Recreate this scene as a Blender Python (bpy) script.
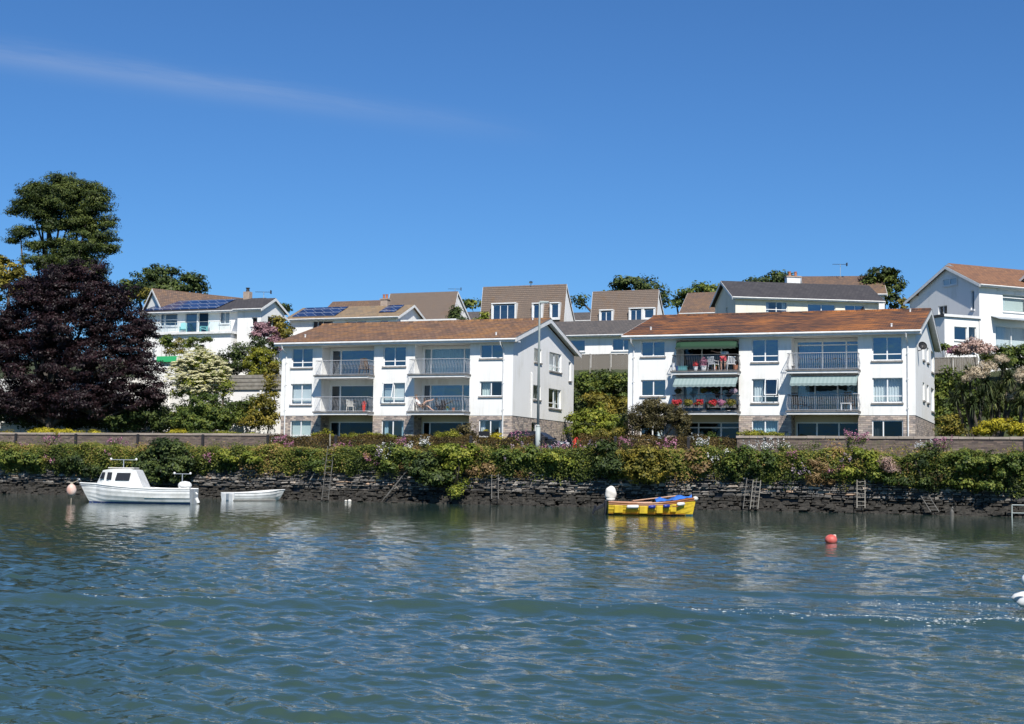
import bpy, math, random
import numpy as np
from mathutils import Matrix, Vector
R = math.radians
random.seed(5); RS = np.random.RandomState(7)
for o in list(bpy.data.objects): bpy.data.objects.remove(o)
sc = bpy.context.scene; col = sc.collection

# ------------------------------------------------------------------ camera, sky, sun, exposure
F = 1450.0; YAW = R(20.95); ROLL = .015; CAMZ = 1.77
PITCH = math.atan((475 - 362) / F)
fw = np.array([-math.sin(YAW) * math.cos(PITCH), math.cos(YAW) * math.cos(PITCH), math.sin(PITCH)])
r0 = np.array([math.cos(YAW), math.sin(YAW), 0]); u0 = np.cross(r0, fw)
rt = r0 * math.cos(ROLL) + u0 * math.sin(ROLL); up = u0 * math.cos(ROLL) - r0 * math.sin(ROLL)
CAM = np.array([0, 0, CAMZ])
cd = bpy.data.cameras.new('camera'); cam = bpy.data.objects.new('camera', cd); col.objects.link(cam)
cam.matrix_world = Matrix(((rt[0], up[0], -fw[0], 0), (rt[1], up[1], -fw[1], 0), (rt[2], up[2], -fw[2], CAMZ), (0, 0, 0, 1)))
cd.sensor_width = 36; cd.lens = 36 * F / 1024; cd.clip_start = .1; cd.clip_end = 5000
sc.camera = cam
SUN = Vector((.64, -1, 1.27)).normalized()
EL = math.asin(SUN.z); AZ = math.atan2(SUN.x, SUN.y)
w = bpy.data.worlds.new('World'); sc.world = w; w.use_nodes = True
wn = w.node_tree; wn.nodes.clear()
def wnode(t): return wn.nodes.new(t)
sky = wnode('ShaderNodeTexSky'); sky.sky_type = 'NISHITA'; sky.sun_disc = False
sky.sun_elevation = EL; sky.sun_rotation = AZ; sky.altitude = 0; sky.air_density = 1.0; sky.dust_density = .05; sky.ozone_density = 7.0
bg = wnode('ShaderNodeBackground'); bg.inputs[1].default_value = .083; wo = wnode('ShaderNodeOutputWorld')
# a thin wisp of high cloud: a band of stretched noise in sky directions
def dirv(px, py):
    d = fw + (px - 512) / F * rt - (py - 362) / F * up
    return Vector(d).normalized()
da, db = dirv(-60, 45), dirv(520, 133)
nrm = da.cross(db).normalized(); alo = (db - da).normalized()
tc = wnode('ShaderNodeTexCoord')
def dot(vec):
    n = wnode('ShaderNodeVectorMath'); n.operation = 'DOT_PRODUCT'; n.inputs[1].default_value = vec
    wn.links.new(tc.outputs['Generated'], n.inputs[0]); return n.outputs['Value']
def mth(op, a, b=None, c=None):
    n = wnode('ShaderNodeMath'); n.operation = op
    for i, v in enumerate((a, b, c)):
        if v is None: continue
        if isinstance(v, (int, float)): n.inputs[i].default_value = v
        else: wn.links.new(v, n.inputs[i])
    return n.outputs[0]
dn, dl = dot(nrm), dot(alo)
cmb = wnode('ShaderNodeCombineXYZ'); wn.links.new(dl, cmb.inputs[0]); wn.links.new(dn, cmb.inputs[1])
mp = wnode('ShaderNodeMapping'); mp.inputs['Scale'].default_value = (6, 75, 1); wn.links.new(cmb.outputs[0], mp.inputs[0])
nz = wnode('ShaderNodeTexNoise'); nz.inputs['Scale'].default_value = 1.6; nz.inputs['Detail'].default_value = 9; nz.inputs['Roughness'].default_value = .68; wn.links.new(mp.outputs[0], nz.inputs[0])
g = mth('DIVIDE', mth('ADD', dn, mth('MULTIPLY', mth('SUBTRACT', nz.outputs[0], .5), .012)), .0080); g = mth('MULTIPLY', g, g); g = mth('MULTIPLY', g, -1); g = mth('EXPONENT', g)
al0 = alo.dot(da); al1 = alo.dot(db)
mr = wnode('ShaderNodeMapRange'); mr.inputs[1].default_value = al0 + .15; mr.inputs[2].default_value = al1 + .03; mr.inputs[3].default_value = 1; mr.inputs[4].default_value = 0
wn.links.new(dl, mr.inputs[0])
fac = mth('MULTIPLY', mth('MULTIPLY', g, mth('MULTIPLY', nz.outputs[0], .27)), mr.outputs[0])
mx = wnode('ShaderNodeMixRGB'); mx.inputs[2].default_value = (5.6, 5.9, 6.4, 1)
tn = wnode('ShaderNodeMixRGB'); tn.blend_type = 'MULTIPLY'; tn.inputs[0].default_value = 1; tn.inputs[2].default_value = (.47, .735, .965, 1); wn.links.new(sky.outputs[0], tn.inputs[1])
wn.links.new(fac, mx.inputs[0]); wn.links.new(tn.outputs[0], mx.inputs[1])
wn.links.new(mx.outputs[0], bg.inputs[0]); wn.links.new(bg.outputs[0], wo.inputs[0])
sl = bpy.data.lights.new('sun', 'SUN'); sl.energy = 4.4; sl.angle = R(.5); sl.color = (1, .955, .88)
so = bpy.data.objects.new('sun', sl); col.objects.link(so); so.rotation_euler = SUN.to_track_quat('Z', 'Y').to_euler()
vs = sc.view_settings; vs.view_transform = 'Standard'; vs.look = 'None'; vs.gamma = 1; vs.use_curve_mapping = False
vs.exposure = .46
sc.cycles.max_bounces = 7; sc.cycles.transparent_max_bounces = 12; sc.cycles.use_denoising = True
sc.cycles.caustics_reflective = False; sc.cycles.caustics_refractive = False

def ray(px, py): return fw + (px - 512) / F * rt - (py - 362) / F * up
def P(px, py, Y):                       # the point of the plane at depth Y that is seen there
    d = ray(px, py); t = Y / d[1]; p = CAM + d * t; return p
def ppm(px, Y): return F / ((Y) / (math.cos(YAW) + (px - 512) / F * math.sin(YAW)))
def GP(px, py, z=0):
    d = ray(px, py); t = (z - CAMZ) / d[2]; return CAM + d * t

# ------------------------------------------------------------------ materials
MATS = {}
def nodes(name):
    m = bpy.data.materials.new(name); m.use_nodes = True; nt = m.node_tree; nt.nodes.clear()
    out = nt.nodes.new('ShaderNodeOutputMaterial'); MATS[name] = m; return m, nt, out
def N(nt, t, **kw):
    n = nt.nodes.new(t)
    for k, v in kw.items():
        if k.startswith('i_'): n.inputs[k[2:].replace('_', ' ')].default_value = v
        else: setattr(n, k, v)
    return n
def L(nt, a, b): nt.links.new(a, b)
def ramp(nt, fac, stops):
    r = nt.nodes.new('ShaderNodeValToRGB'); e = r.color_ramp.elements
    while len(e) < len(stops): e.new(.5)
    for q, (p, c) in zip(e, stops): q.position = p; q.color = (*c, 1)
    L(nt, fac, r.inputs[0]); return r.outputs[0]
def noise(nt, vec, scale, detail=4, rough=.55):
    n = N(nt, 'ShaderNodeTexNoise', i_Scale=scale, i_Detail=detail, i_Roughness=rough); L(nt, vec, n.inputs['Vector']); return n.outputs[0]
def plain(name, c, rough=.6, var=None, bump=None, metal=0, spec=.4, vs=1.0):
    m, nt, out = nodes(name); b = N(nt, 'ShaderNodeBsdfPrincipled'); L(nt, b.outputs[0], out.inputs[0])
    b.inputs['Roughness'].default_value = rough; b.inputs['Metallic'].default_value = metal; b.inputs['Specular IOR Level'].default_value = spec
    b.inputs['Base Color'].default_value = (*c, 1)
    t = N(nt, 'ShaderNodeTexCoord')
    if var:
        c2, s = var; L(nt, ramp(nt, noise(nt, t.outputs['Object'], s, 6), [(.35, c), (.68, c2)]), b.inputs['Base Color'])
    if bump:
        s, st = bump; bp = N(nt, 'ShaderNodeBump', i_Strength=st, i_Distance=.02); L(nt, noise(nt, t.outputs['Object'], s, 5), bp.inputs['Height']); L(nt, bp.outputs[0], b.inputs['Normal'])
    return m
def wallcoord(nt):                      # x+y runs along any wall, z up
    t = N(nt, 'ShaderNodeTexCoord'); s = N(nt, 'ShaderNodeSeparateXYZ'); L(nt, t.outputs['Object'], s.inputs[0])
    a = N(nt, 'ShaderNodeMath', operation='ADD'); L(nt, s.outputs[0], a.inputs[0]); L(nt, s.outputs[1], a.inputs[1])
    c = N(nt, 'ShaderNodeCombineXYZ'); L(nt, a.outputs[0], c.inputs[0]); L(nt, s.outputs[2], c.inputs[1]); return t, c.outputs[0]
def render_white(name, c=(.80, .79, .76)):
    m, nt, out = nodes(name); b = N(nt, 'ShaderNodeBsdfPrincipled', i_Roughness=.85); L(nt, b.outputs[0], out.inputs[0]); b.inputs['Specular IOR Level'].default_value = .2
    t, wc = wallcoord(nt)
    mpn = N(nt, 'ShaderNodeMapping'); mpn.inputs['Scale'].default_value = (2.2, .16, 1); L(nt, wc, mpn.inputs[0])
    st = noise(nt, mpn.outputs[0], 1.5, 6, .7); pt = noise(nt, t.outputs['Object'], .55, 5)
    ml = N(nt, 'ShaderNodeMath', operation='MULTIPLY'); L(nt, st, ml.inputs[0]); L(nt, pt, ml.inputs[1])
    L(nt, ramp(nt, ml.outputs[0], [(.12, c), (.26, tuple(v * .98 for v in c)), (.44, tuple(v * k for v, k in zip(c, (.82, .81, .77))))]), b.inputs['Base Color'])
    bp = N(nt, 'ShaderNodeBump', i_Strength=.25, i_Distance=.01); L(nt, noise(nt, t.outputs['Object'], 14, 4), bp.inputs['Height']); L(nt, bp.outputs[0], b.inputs['Normal'])
    return m
def masonry(name, cs, mortar, bw, bh, rough=.9, bumps=.5, dirt=None, jitter=0):
    m, nt, out = nodes(name); b = N(nt, 'ShaderNodeBsdfPrincipled', i_Roughness=rough); L(nt, b.outputs[0], out.inputs[0]); b.inputs['Specular IOR Level'].default_value = .2
    t, wc = wallcoord(nt); vec = wc
    if jitter:
        nn = N(nt, 'ShaderNodeTexNoise', i_Scale=2.5, i_Detail=2); L(nt, wc, nn.inputs['Vector'])
        sb = N(nt, 'ShaderNodeVectorMath', operation='MULTIPLY_ADD'); L(nt, nn.outputs['Color'], sb.inputs[0]); sb.inputs[1].default_value = (jitter, jitter * .5, 0); L(nt, wc, sb.inputs[2]); vec = sb.outputs[0]
    k = N(nt, 'ShaderNodeTexBrick', i_Scale=1, i_Bias=0); k.inputs['Color1'].default_value = (0, 0, 0, 1); k.inputs['Color2'].default_value = (1, 1, 1, 1); k.inputs['Mortar'].default_value = (.5, .5, .5, 1)
    k.inputs['Mortar Size'].default_value = .06 * bh; k.inputs['Brick Width'].default_value = bw; k.inputs['Row Height'].default_value = bh; k.offset_frequency = 2; k.inputs['Mortar Smooth'].default_value = .3
    L(nt, vec, k.inputs['Vector'])
    n = len(cs); cc = ramp(nt, k.outputs['Color'], [((i + .5) / n, c) for i, c in enumerate(cs)])
    mix = N(nt, 'ShaderNodeMixRGB'); L(nt, k.outputs['Fac'], mix.inputs[0]); L(nt, cc, mix.inputs[1]); mix.inputs[2].default_value = (*mortar, 1); fin = mix.outputs[0]
    if dirt:
        m2 = N(nt, 'ShaderNodeMixRGB'); f = N(nt, 'ShaderNodeMapRange'); L(nt, noise(nt, t.outputs['Object'], dirt[1], 6, .65), f.inputs[0]); f.inputs[1].default_value = dirt[2]; f.inputs[2].default_value = dirt[2] + .16; f.inputs[4].default_value = dirt[3]
        L(nt, f.outputs[0], m2.inputs[0]); L(nt, fin, m2.inputs[1]); m2.inputs[2].default_value = (*dirt[0], 1); fin = m2.outputs[0]
    L(nt, fin, b.inputs['Base Color'])
    bp = N(nt, 'ShaderNodeBump', i_Strength=bumps, i_Distance=.03, invert=True); L(nt, k.outputs['Fac'], bp.inputs['Height']); L(nt, bp.outputs[0], b.inputs['Normal'])
    return m
def tiles(name, cs, lichen=None, diag=False, tw=.34, th=.32, lich_lo=.5, amount=.85):
    m, nt, out = nodes(name); b = N(nt, 'ShaderNodeBsdfPrincipled', i_Roughness=.88); L(nt, b.outputs[0], out.inputs[0]); b.inputs['Specular IOR Level'].default_value = .25
    t = N(nt, 'ShaderNodeTexCoord')
    k = N(nt, 'ShaderNodeTexBrick', i_Scale=1, i_Bias=0); k.inputs['Color1'].default_value = (0, 0, 0, 1); k.inputs['Color2'].default_value = (1, 1, 1, 1); k.inputs['Mortar'].default_value = (0, 0, 0, 1)
    k.inputs['Mortar Size'].default_value = .02; k.inputs['Brick Width'].default_value = tw; k.inputs['Row Height'].default_value = th
    L(nt, t.outputs['Object'], k.inputs['Vector'])
    n = len(cs); cc = ramp(nt, k.outputs['Color'], [((i + .5) / n, c) for i, c in enumerate(cs)])
    fin = cc
    if lichen:
        if diag:
            mpn = N(nt, 'ShaderNodeMapping'); mpn.inputs['Rotation'].default_value = (0, 0, R(48)); mpn.inputs['Scale'].default_value = (.9, 4.5, 1); L(nt, t.outputs['Object'], mpn.inputs[0]); src = noise(nt, mpn.outputs[0], 1.0, 7, .7)
        else:
            src = noise(nt, t.outputs['Object'], 1.3, 8, .78)
        big = noise(nt, t.outputs['Object'], .22, 3)
        ad = N(nt, 'ShaderNodeMath', operation='MULTIPLY_ADD'); L(nt, big, ad.inputs[0]); ad.inputs[1].default_value = .5; L(nt, src, ad.inputs[2])
        f = N(nt, 'ShaderNodeMapRange'); L(nt, ad.outputs[0], f.inputs[0]); f.inputs[1].default_value = lich_lo + .2; f.inputs[2].default_value = lich_lo + .42; f.inputs[4].default_value = amount
        m2 = N(nt, 'ShaderNodeMixRGB'); L(nt, f.outputs[0], m2.inputs[0]); L(nt, cc, m2.inputs[1])
        L(nt, ramp(nt, noise(nt, t.outputs['Object'], 5, 5, .7), [(.3, tuple(v * .6 for v in lichen)), (.7, lichen)]), m2.inputs[2]); fin = m2.outputs[0]
    # dark gaps between tiles
    m3 = N(nt, 'ShaderNodeMixRGB', blend_type='MULTIPLY'); L(nt, k.outputs['Fac'], m3.inputs[0]); L(nt, fin, m3.inputs[1]); m3.inputs[2].default_value = (.62, .62, .62, 1)
    L(nt, m3.outputs[0], b.inputs['Base Color'])
    sp = N(nt, 'ShaderNodeSeparateXYZ'); L(nt, t.outputs['Object'], sp.inputs[0])
    dv = N(nt, 'ShaderNodeMath', operation='DIVIDE'); L(nt, sp.outputs[1], dv.inputs[0]); dv.inputs[1].default_value = th
    fr = N(nt, 'ShaderNodeMath', operation='FRACT'); L(nt, dv.outputs[0], fr.inputs[0])
    hh = N(nt, 'ShaderNodeMath', operation='ADD'); L(nt, fr.outputs[0], hh.inputs[0]); L(nt, noise(nt, t.outputs['Object'], 9, 4), hh.inputs[1])
    bp = N(nt, 'ShaderNodeBump', i_Strength=.8, i_Distance=.04, invert=True); L(nt, hh.outputs[0], bp.inputs['Height']); L(nt, bp.outputs[0], b.inputs['Normal'])
    return m
def foliage(name, stops, transl=.22, rough=.55):
    m, nt, out = nodes(name); a = N(nt, 'ShaderNodeAttribute', attribute_name='rnd')
    c = ramp(nt, a.outputs['Fac'], stops)
    b = N(nt, 'ShaderNodeBsdfPrincipled', i_Roughness=rough); b.inputs['Specular IOR Level'].default_value = .25; L(nt, c, b.inputs['Base Color'])
    tr = N(nt, 'ShaderNodeBsdfTranslucent'); L(nt, c, tr.inputs[0])
    mxs = N(nt, 'ShaderNodeMixShader'); mxs.inputs[0].default_value = transl; L(nt, b.outputs[0], mxs.inputs[1]); L(nt, tr.outputs[0], mxs.inputs[2]); L(nt, mxs.outputs[0], out.inputs[0])
    return m
def glass(name, tint=(.78, .85, .88), refl=(.8, .9, 1.0), ior=1.9):
    m, nt, out = nodes(name); tr = N(nt, 'ShaderNodeBsdfTransparent'); tr.inputs[0].default_value = (*tint, 1)
    g = N(nt, 'ShaderNodeBsdfGlossy', i_Roughness=.02); g.inputs[0].default_value = (*refl, 1)
    mxs = N(nt, 'ShaderNodeMixShader'); ge = N(nt, 'ShaderNodeNewGeometry'); dt = N(nt, 'ShaderNodeVectorMath', operation='DOT_PRODUCT'); L(nt, ge.outputs['Incoming'], dt.inputs[0]); L(nt, ge.outputs['Normal'], dt.inputs[1])
    ab = N(nt, 'ShaderNodeMath', operation='ABSOLUTE'); L(nt, dt.outputs['Value'], ab.inputs[0]); om = N(nt, 'ShaderNodeMath', operation='SUBTRACT'); om.inputs[0].default_value = 1; L(nt, ab.outputs[0], om.inputs[1])
    pw = N(nt, 'ShaderNodeMath', operation='POWER'); L(nt, om.outputs[0], pw.inputs[0]); pw.inputs[1].default_value = 4
    r0_ = ((ior - 1) / (ior + 1)) ** 2; f = N(nt, 'ShaderNodeMath', operation='MULTIPLY_ADD'); L(nt, pw.outputs[0], f.inputs[0]); f.inputs[1].default_value = 1 - r0_; f.inputs[2].default_value = r0_
    t = N(nt, 'ShaderNodeTexCoord'); bp = N(nt, 'ShaderNodeBump', i_Strength=.5, i_Distance=.05); L(nt, noise(nt, t.outputs['Object'], .9, 3), bp.inputs['Height']); L(nt, bp.outputs[0], g.inputs['Normal'])
    L(nt, f.outputs[0], mxs.inputs[0]); L(nt, tr.outputs[0], mxs.inputs[1]); L(nt, g.outputs[0], mxs.inputs[2]); L(nt, mxs.outputs[0], out.inputs[0]); return m

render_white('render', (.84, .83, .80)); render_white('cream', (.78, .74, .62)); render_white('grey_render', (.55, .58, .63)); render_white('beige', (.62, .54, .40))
plain('upvc', (.80, .80, .79), .35); plain('white_paint', (.78, .78, .77), .45, ((.66, .65, .62), 3)); plain('sill', (.20, .19, .18), .8, ((.30, .28, .26), 4))
plain('dark_edge', (.10, .10, .10), .8, ((.18, .17, .16), 5)); plain('black', (.015, .015, .017), .5); plain('black_iron', (.02, .02, .022), .55, ((.035, .03, .03), 8))
plain('railing', (.42, .42, .43), .5); plain('dark_railing', (.10, .10, .10), .5); plain('concrete', (.42, .40, .36), .9, ((.28, .27, .25), 2), (12, .3))
plain('galv', (.40, .44, .42), .6, ((.34, .38, .36), 2)); plain('curtain', (.74, .74, .72), .9); plain('blue_curtain', (.42, .55, .60), .9); plain('blind', (.70, .73, .66), .9)
plain('inside', (.26, .24, .22), .9); plain('floor_in', (.14, .11, .09), .8)
glass('glass', refl=(.8, .88, 1.0)); glass('dark_glass', (.16, .19, .21), refl=(.45, .6, .75), ior=1.6); glass('blue_glass', (.25, .30, .38), refl=(.66, .78, .92), ior=2.7)  # bluish panes: the reflected sky and dark rooms are put into the tint
plain('asphalt', (.055, .055, .055), .9, ((.08, .08, .078), 3), (30, .3)); plain('pavement', (.30, .26, .23), .9, ((.24, .21, .19), 2), (20, .3))
plain('kerb', (.40, .37, .34), .9, ((.30, .28, .26), 3)); plain('earth', (.035, .045, .016), .95, ((.05, .060, .022), .5), (6, .8))
masonry('facing', [(.52, .42, .34), (.38, .31, .27), (.27, .235, .22), (.58, .49, .40), (.44, .36, .32), (.20, .18, .17)], (.30, .27, .24), .30, .125, dirt=((.20, .18, .16), 1.8, .58, .45), jitter=.14, bumps=.9)
masonry('garden_stone', [(.16, .125, .10), (.10, .08, .07), (.22, .175, .14), (.085, .07, .065), (.18, .135, .11)], (.11, .09, .08), .34, .10, dirt=((.10, .12, .05), 1.0, .58, .6), jitter=.12, bumps=.8)
plain('coping', (.36, .30, .25), .9, ((.24, .21, .17), 1.2), (14, .4))
masonry('fence_wood', [(.44, .40, .33), (.52, .47, .39), (.36, .33, .28), (.47, .41, .33)], (.20, .18, .15), .12, 3.0, bumps=.1)
plain('post_wood', (.30, .28, .24), .9, ((.20, .18, .15), 3)); plain('grey_wood', (.17, .16, .145), .9, ((.09, .085, .075), 5))
tiles('tile_brown', [(.14, .085, .06), (.20, .115, .075), (.16, .095, .066), (.25, .15, .09), (.115, .075, .055)], (.46, .22, .07), lich_lo=.50, amount=.8)
tiles('tile_rust', [(.060, .038, .032), (.085, .048, .036), (.11, .055, .038), (.05, .036, .033)], (.50, .19, .055), diag=True, lich_lo=.475, amount=.95)
tiles('tile_old', [(.19, .15, .125), (.22, .17, .135), (.16, .13, .115), (.24, .18, .14)], (.30, .19, .10), lich_lo=.62, tw=.3, th=.3)
tiles('tile_redold', [(.15, .105, .082), (.19, .125, .092), (.125, .092, .078), (.22, .14, .095)], (.32, .19, .10), lich_lo=.50, amount=.7, tw=.22, th=.17)
tiles('tile_tan', [(.24, .18, .115), (.28, .20, .125), (.20, .155, .11)], (.36, .23, .12), lich_lo=.55, tw=.5, th=.4)
tiles('tile_dark', [(.062, .058, .062), (.075, .070, .072), (.055, .052, .056)], (.13, .12, .11), lich_lo=.66, amount=.4)
tiles('tile_grey', [(.105, .095, .09), (.125, .11, .10), (.09, .083, .08)], (.17, .15, .13), lich_lo=.62, amount=.5)
tiles('tile_orange', [(.22, .115, .07), (.28, .145, .08), (.17, .095, .065), (.25, .13, .075)], (.42, .25, .13), lich_lo=.6)
tiles('tile_hung', [(.24, .185, .15), (.30, .225, .175), (.19, .16, .14), (.35, .25, .18), (.16, .135, .12)], (.32, .19, .10), lich_lo=.54, amount=.6, tw=.24, th=.045)
masonry('solar', [(.018, .035, .10), (.022, .045, .13), (.016, .03, .085)], (.25, .28, .33), 1.0, .5, rough=.12, bumps=.0)
plain('brick_chim', (.42, .33, .26), .9, ((.30, .24, .2), 4)); plain('terracotta', (.42, .17, .09), .8, ((.34, .13, .07), 5))
plain('awning_green', (.015, .052, .026), .8); plain('valance_dark', (.03, .05, .035), .8); plain('teal_chair', (.20, .52, .50), .6)
plain('gel_white', (.78, .78, .76), .38, ((.60, .60, .57), 2.6), spec=.4); plain('off_white', (.68, .66, .61), .5, ((.55, .52, .46), 4)); plain('antifoul', (.02, .06, .26), .5); plain('yellow_paint', (.72, .50, .03), .5, ((.50, .34, .03), 4), spec=.4)
plain('varnish', (.33, .13, .045), .35, ((.24, .085, .03), 5)); plain('blue_cover', (.03, .12, .42), .7, ((.04, .17, .55), 6)); plain('blue_fender', (.015, .035, .22), .4); plain('canvas', (.72, .68, .61), .85, ((.6, .56, .50), 5), (8, .6))
plain('boot_teal', (.02, .10, .14), .5); plain('engine_dark', (.012, .014, .02), .5); plain('buoy_red', (.52, .075, .06), .5, ((.58, .16, .13), 7)); plain('buoy_pink', (.62, .36, .28), .55, ((.74, .66, .60), 2)); plain('rope', (.38, .33, .25), .9)
plain('grey_hull', (.30, .33, .36), .5); plain('cone_red', (.62, .035, .02), .45); plain('car_black', (.012, .013, .016), .3, spec=.35); plain('tyre', (.02, .02, .02), .8); plain('chrome', (.6, .6, .6), .25, metal=1); plain('lamp_glass', (.7, .72, .72), .15)
plain('green_board', (.04, .42, .16), .6); plain('skin', (.50, .29, .21), .6); plain('hair', (.12, .075, .045), .8); plain('shirt_white', (.72, .74, .76), .85); plain('shorts_red', (.50, .06, .08), .85); plain('shorts_tan', (.34, .22, .15), .85)
plain('pot_blue', (.04, .09, .24), .5); plain('pot_teal', (.10, .28, .30), .5); plain('brown_cane', (.10, .065, .045), .7); plain('bark', (.085, .07, .055), .95, ((.05, .042, .035), 3), (9, .8)); plain('plastic_white', (.74, .75, .76), .45)
# pale green striped canvas
m, nt, out = nodes('awning_stripe'); b = N(nt, 'ShaderNodeBsdfPrincipled', i_Roughness=.85); L(nt, b.outputs[0], out.inputs[0]); t = N(nt, 'ShaderNodeTexCoord'); sp = N(nt, 'ShaderNodeSeparateXYZ'); L(nt, t.outputs['Object'], sp.inputs[0])
q = N(nt, 'ShaderNodeMath', operation='MULTIPLY'); L(nt, sp.outputs[0], q.inputs[0]); q.inputs[1].default_value = 4; fr = N(nt, 'ShaderNodeMath', operation='FRACT'); L(nt, q.outputs[0], fr.inputs[0])
L(nt, ramp(nt, fr.outputs[0], [(.0, (.25, .32, .31)), (.46, (.25, .32, .31)), (.5, (.21, .28, .27)), (.95, (.21, .28, .27))]), b.inputs['Base Color'])
# quay stones: each stone carries its own number; weed and mud colour the foot that the tide covers
m, nt, out = nodes('slate'); b = N(nt, 'ShaderNodeBsdfPrincipled', i_Roughness=.85); L(nt, b.outputs[0], out.inputs[0]); b.inputs['Specular IOR Level'].default_value = .3
a = N(nt, 'ShaderNodeAttribute', attribute_name='rnd'); t = N(nt, 'ShaderNodeTexCoord')
c1 = ramp(nt, a.outputs['Fac'], [(0, (.06, .06, .062)), (.35, (.16, .15, .14)), (.62, (.27, .25, .225)), (.86, (.40, .37, .33)), (.93, (.46, .32, .22)), (1, (.58, .54, .49))])
mu = N(nt, 'ShaderNodeMixRGB', blend_type='MULTIPLY', i_Fac=.7); L(nt, c1, mu.inputs[1]); L(nt, ramp(nt, noise(nt, t.outputs['Object'], 9, 6, .7), [(.3, (.45, .43, .4)), (.7, (1, 1, 1))]), mu.inputs[2])
sp = N(nt, 'ShaderNodeSeparateXYZ'); L(nt, t.outputs['Object'], sp.inputs[0])
ns = noise(nt, t.outputs['Object'], .9, 5, .7); ad = N(nt, 'ShaderNodeMath', operation='MULTIPLY_ADD'); L(nt, ns, ad.inputs[0]); ad.inputs[1].default_value = .9; L(nt, sp.outputs[2], ad.inputs[2])
mr2 = N(nt, 'ShaderNodeMapRange'); L(nt, ad.outputs[0], mr2.inputs[0]); mr2.inputs[1].default_value = 1.45; mr2.inputs[2].default_value = 1.7; mr2.inputs[3].default_value = 1; mr2.inputs[4].default_value = 0
mm = N(nt, 'ShaderNodeMixRGB'); L(nt, mr2.outputs[0], mm.inputs[0]); L(nt, mu.outputs[0], mm.inputs[1])
L(nt, ramp(nt, noise(nt, t.outputs['Object'], 7, 6, .75), [(.3, (.016, .015, .013)), (.55, (.045, .041, .035)), (.75, (.115, .10, .082))]), mm.inputs[2]); L(nt, mm.outputs[0], b.inputs['Base Color'])
bp = N(nt, 'ShaderNodeBump', i_Strength=.7, i_Distance=.05); L(nt, noise(nt, t.outputs['Object'], 11, 6, .7), bp.inputs['Height']); L(nt, bp.outputs[0], b.inputs['Normal'])
# water
m, nt, out = nodes('water'); b = N(nt, 'ShaderNodeBsdfPrincipled', i_Roughness=.03, i_IOR=1.333); L(nt, b.outputs[0], out.inputs[0]); t = N(nt, 'ShaderNodeTexCoord')
L(nt, ramp(nt, noise(nt, t.outputs['Object'], .12, 3), [(.35, (.030, .060, .050)), (.7, (.044, .074, .052))]), b.inputs['Base Color'])
mpn = N(nt, 'ShaderNodeMapping'); mpn.inputs['Scale'].default_value = (.8, 1.5, 1); mpn.inputs['Rotation'].default_value = (0, 0, R(18)); L(nt, t.outputs['Object'], mpn.inputs[0])
bpa = N(nt, 'ShaderNodeBump', i_Strength=1, i_Distance=.020); L(nt, noise(nt, mpn.outputs[0], 2.0, 3, .55), bpa.inputs['Height'])
bpb = N(nt, 'ShaderNodeBump', i_Strength=1, i_Distance=.007); L(nt, noise(nt, mpn.outputs[0], 9, 3, .55), bpb.inputs['Height']); L(nt, bpa.outputs[0], bpb.inputs['Normal'])
sp = N(nt, 'ShaderNodeSeparateXYZ'); L(nt, t.outputs['Object'], sp.inputs[0])
for bb_, hi, lo in ((bpa, 1, .30), (bpb, 1, .40)):        # the water lies calmer in the shelter of the quay
    mr3 = N(nt, 'ShaderNodeMapRange'); mr3.inputs[1].default_value = 22; mr3.inputs[2].default_value = 66; mr3.inputs[3].default_value = hi; mr3.inputs[4].default_value = lo; L(nt, sp.outputs[1], mr3.inputs[0]); L(nt, mr3.outputs[0], bb_.inputs['Strength'])
L(nt, bpb.outputs[0], b.inputs['Normal']); plain('foam', (.52, .56, .56), .7)

# foliage palettes
foliage('beech', [(0, (.004, .002, .0025)), (.5, (.013, .006, .008)), (1, (.040, .019, .021))], .08, .5)
foliage('pine', [(0, (0.015, 0.026, 0.008)), (.5, (0.044, 0.066, 0.014)), (1, (0.125, 0.150, 0.030))], .12)
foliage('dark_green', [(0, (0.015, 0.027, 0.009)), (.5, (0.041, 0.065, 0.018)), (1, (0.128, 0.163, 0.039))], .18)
foliage('mid_green', [(0, (0.027, 0.047, 0.012)), (.5, (0.083, 0.124, 0.023)), (1, (0.225, 0.247, 0.046))], .24)
foliage('bright_green', [(0, (0.053, 0.078, 0.013)), (.5, (0.173, 0.215, 0.026)), (1, (0.390, 0.377, 0.065))], .28)
foliage('olive', [(0, (0.075, 0.072, 0.016)), (.5, (0.180, 0.163, 0.026)), (1, (0.360, 0.273, 0.046))], .22)
foliage('golden', [(0, (.12, .11, .008)), (.5, (.38, .33, .018)), (1, (.62, .52, .05))], .25)
foliage('lime', [(0, (.07, .09, .012)), (.5, (.19, .20, .02)), (1, (.34, .32, .04))], .25)
foliage('brown_hedge', [(0, (0.027, 0.023, 0.009)), (.5, (0.083, 0.058, 0.018)), (1, (0.195, 0.130, 0.039))], .12)
foliage('dry', [(0, (.10, .06, .025)), (.5, (.22, .14, .06)), (1, (.36, .25, .12))], .15)
foliage('pinkish', [(0, (.26, .16, .13)), (.5, (.44, .30, .25)), (1, (.60, .45, .38))], .2)
foliage('lilac_shrub', [(0, (.10, .045, .06)), (.5, (.28, .15, .17)), (1, (.46, .28, .30))], .2)
foliage('mixed', [(0, (0.022, 0.034, 0.010)), (.28, (0.061, 0.088, 0.018)), (.55, (0.145, 0.176, 0.029)), (.82, (0.290, 0.247, 0.052)), (1, (0.377, 0.221, 0.104))], .25)
foliage('cream_flower', [(0, (.55, .52, .28)), (1, (.80, .77, .50))], .2); foliage('white_flower', [(0, (.6, .6, .56)), (1, (.8, .8, .78))], .2)
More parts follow.
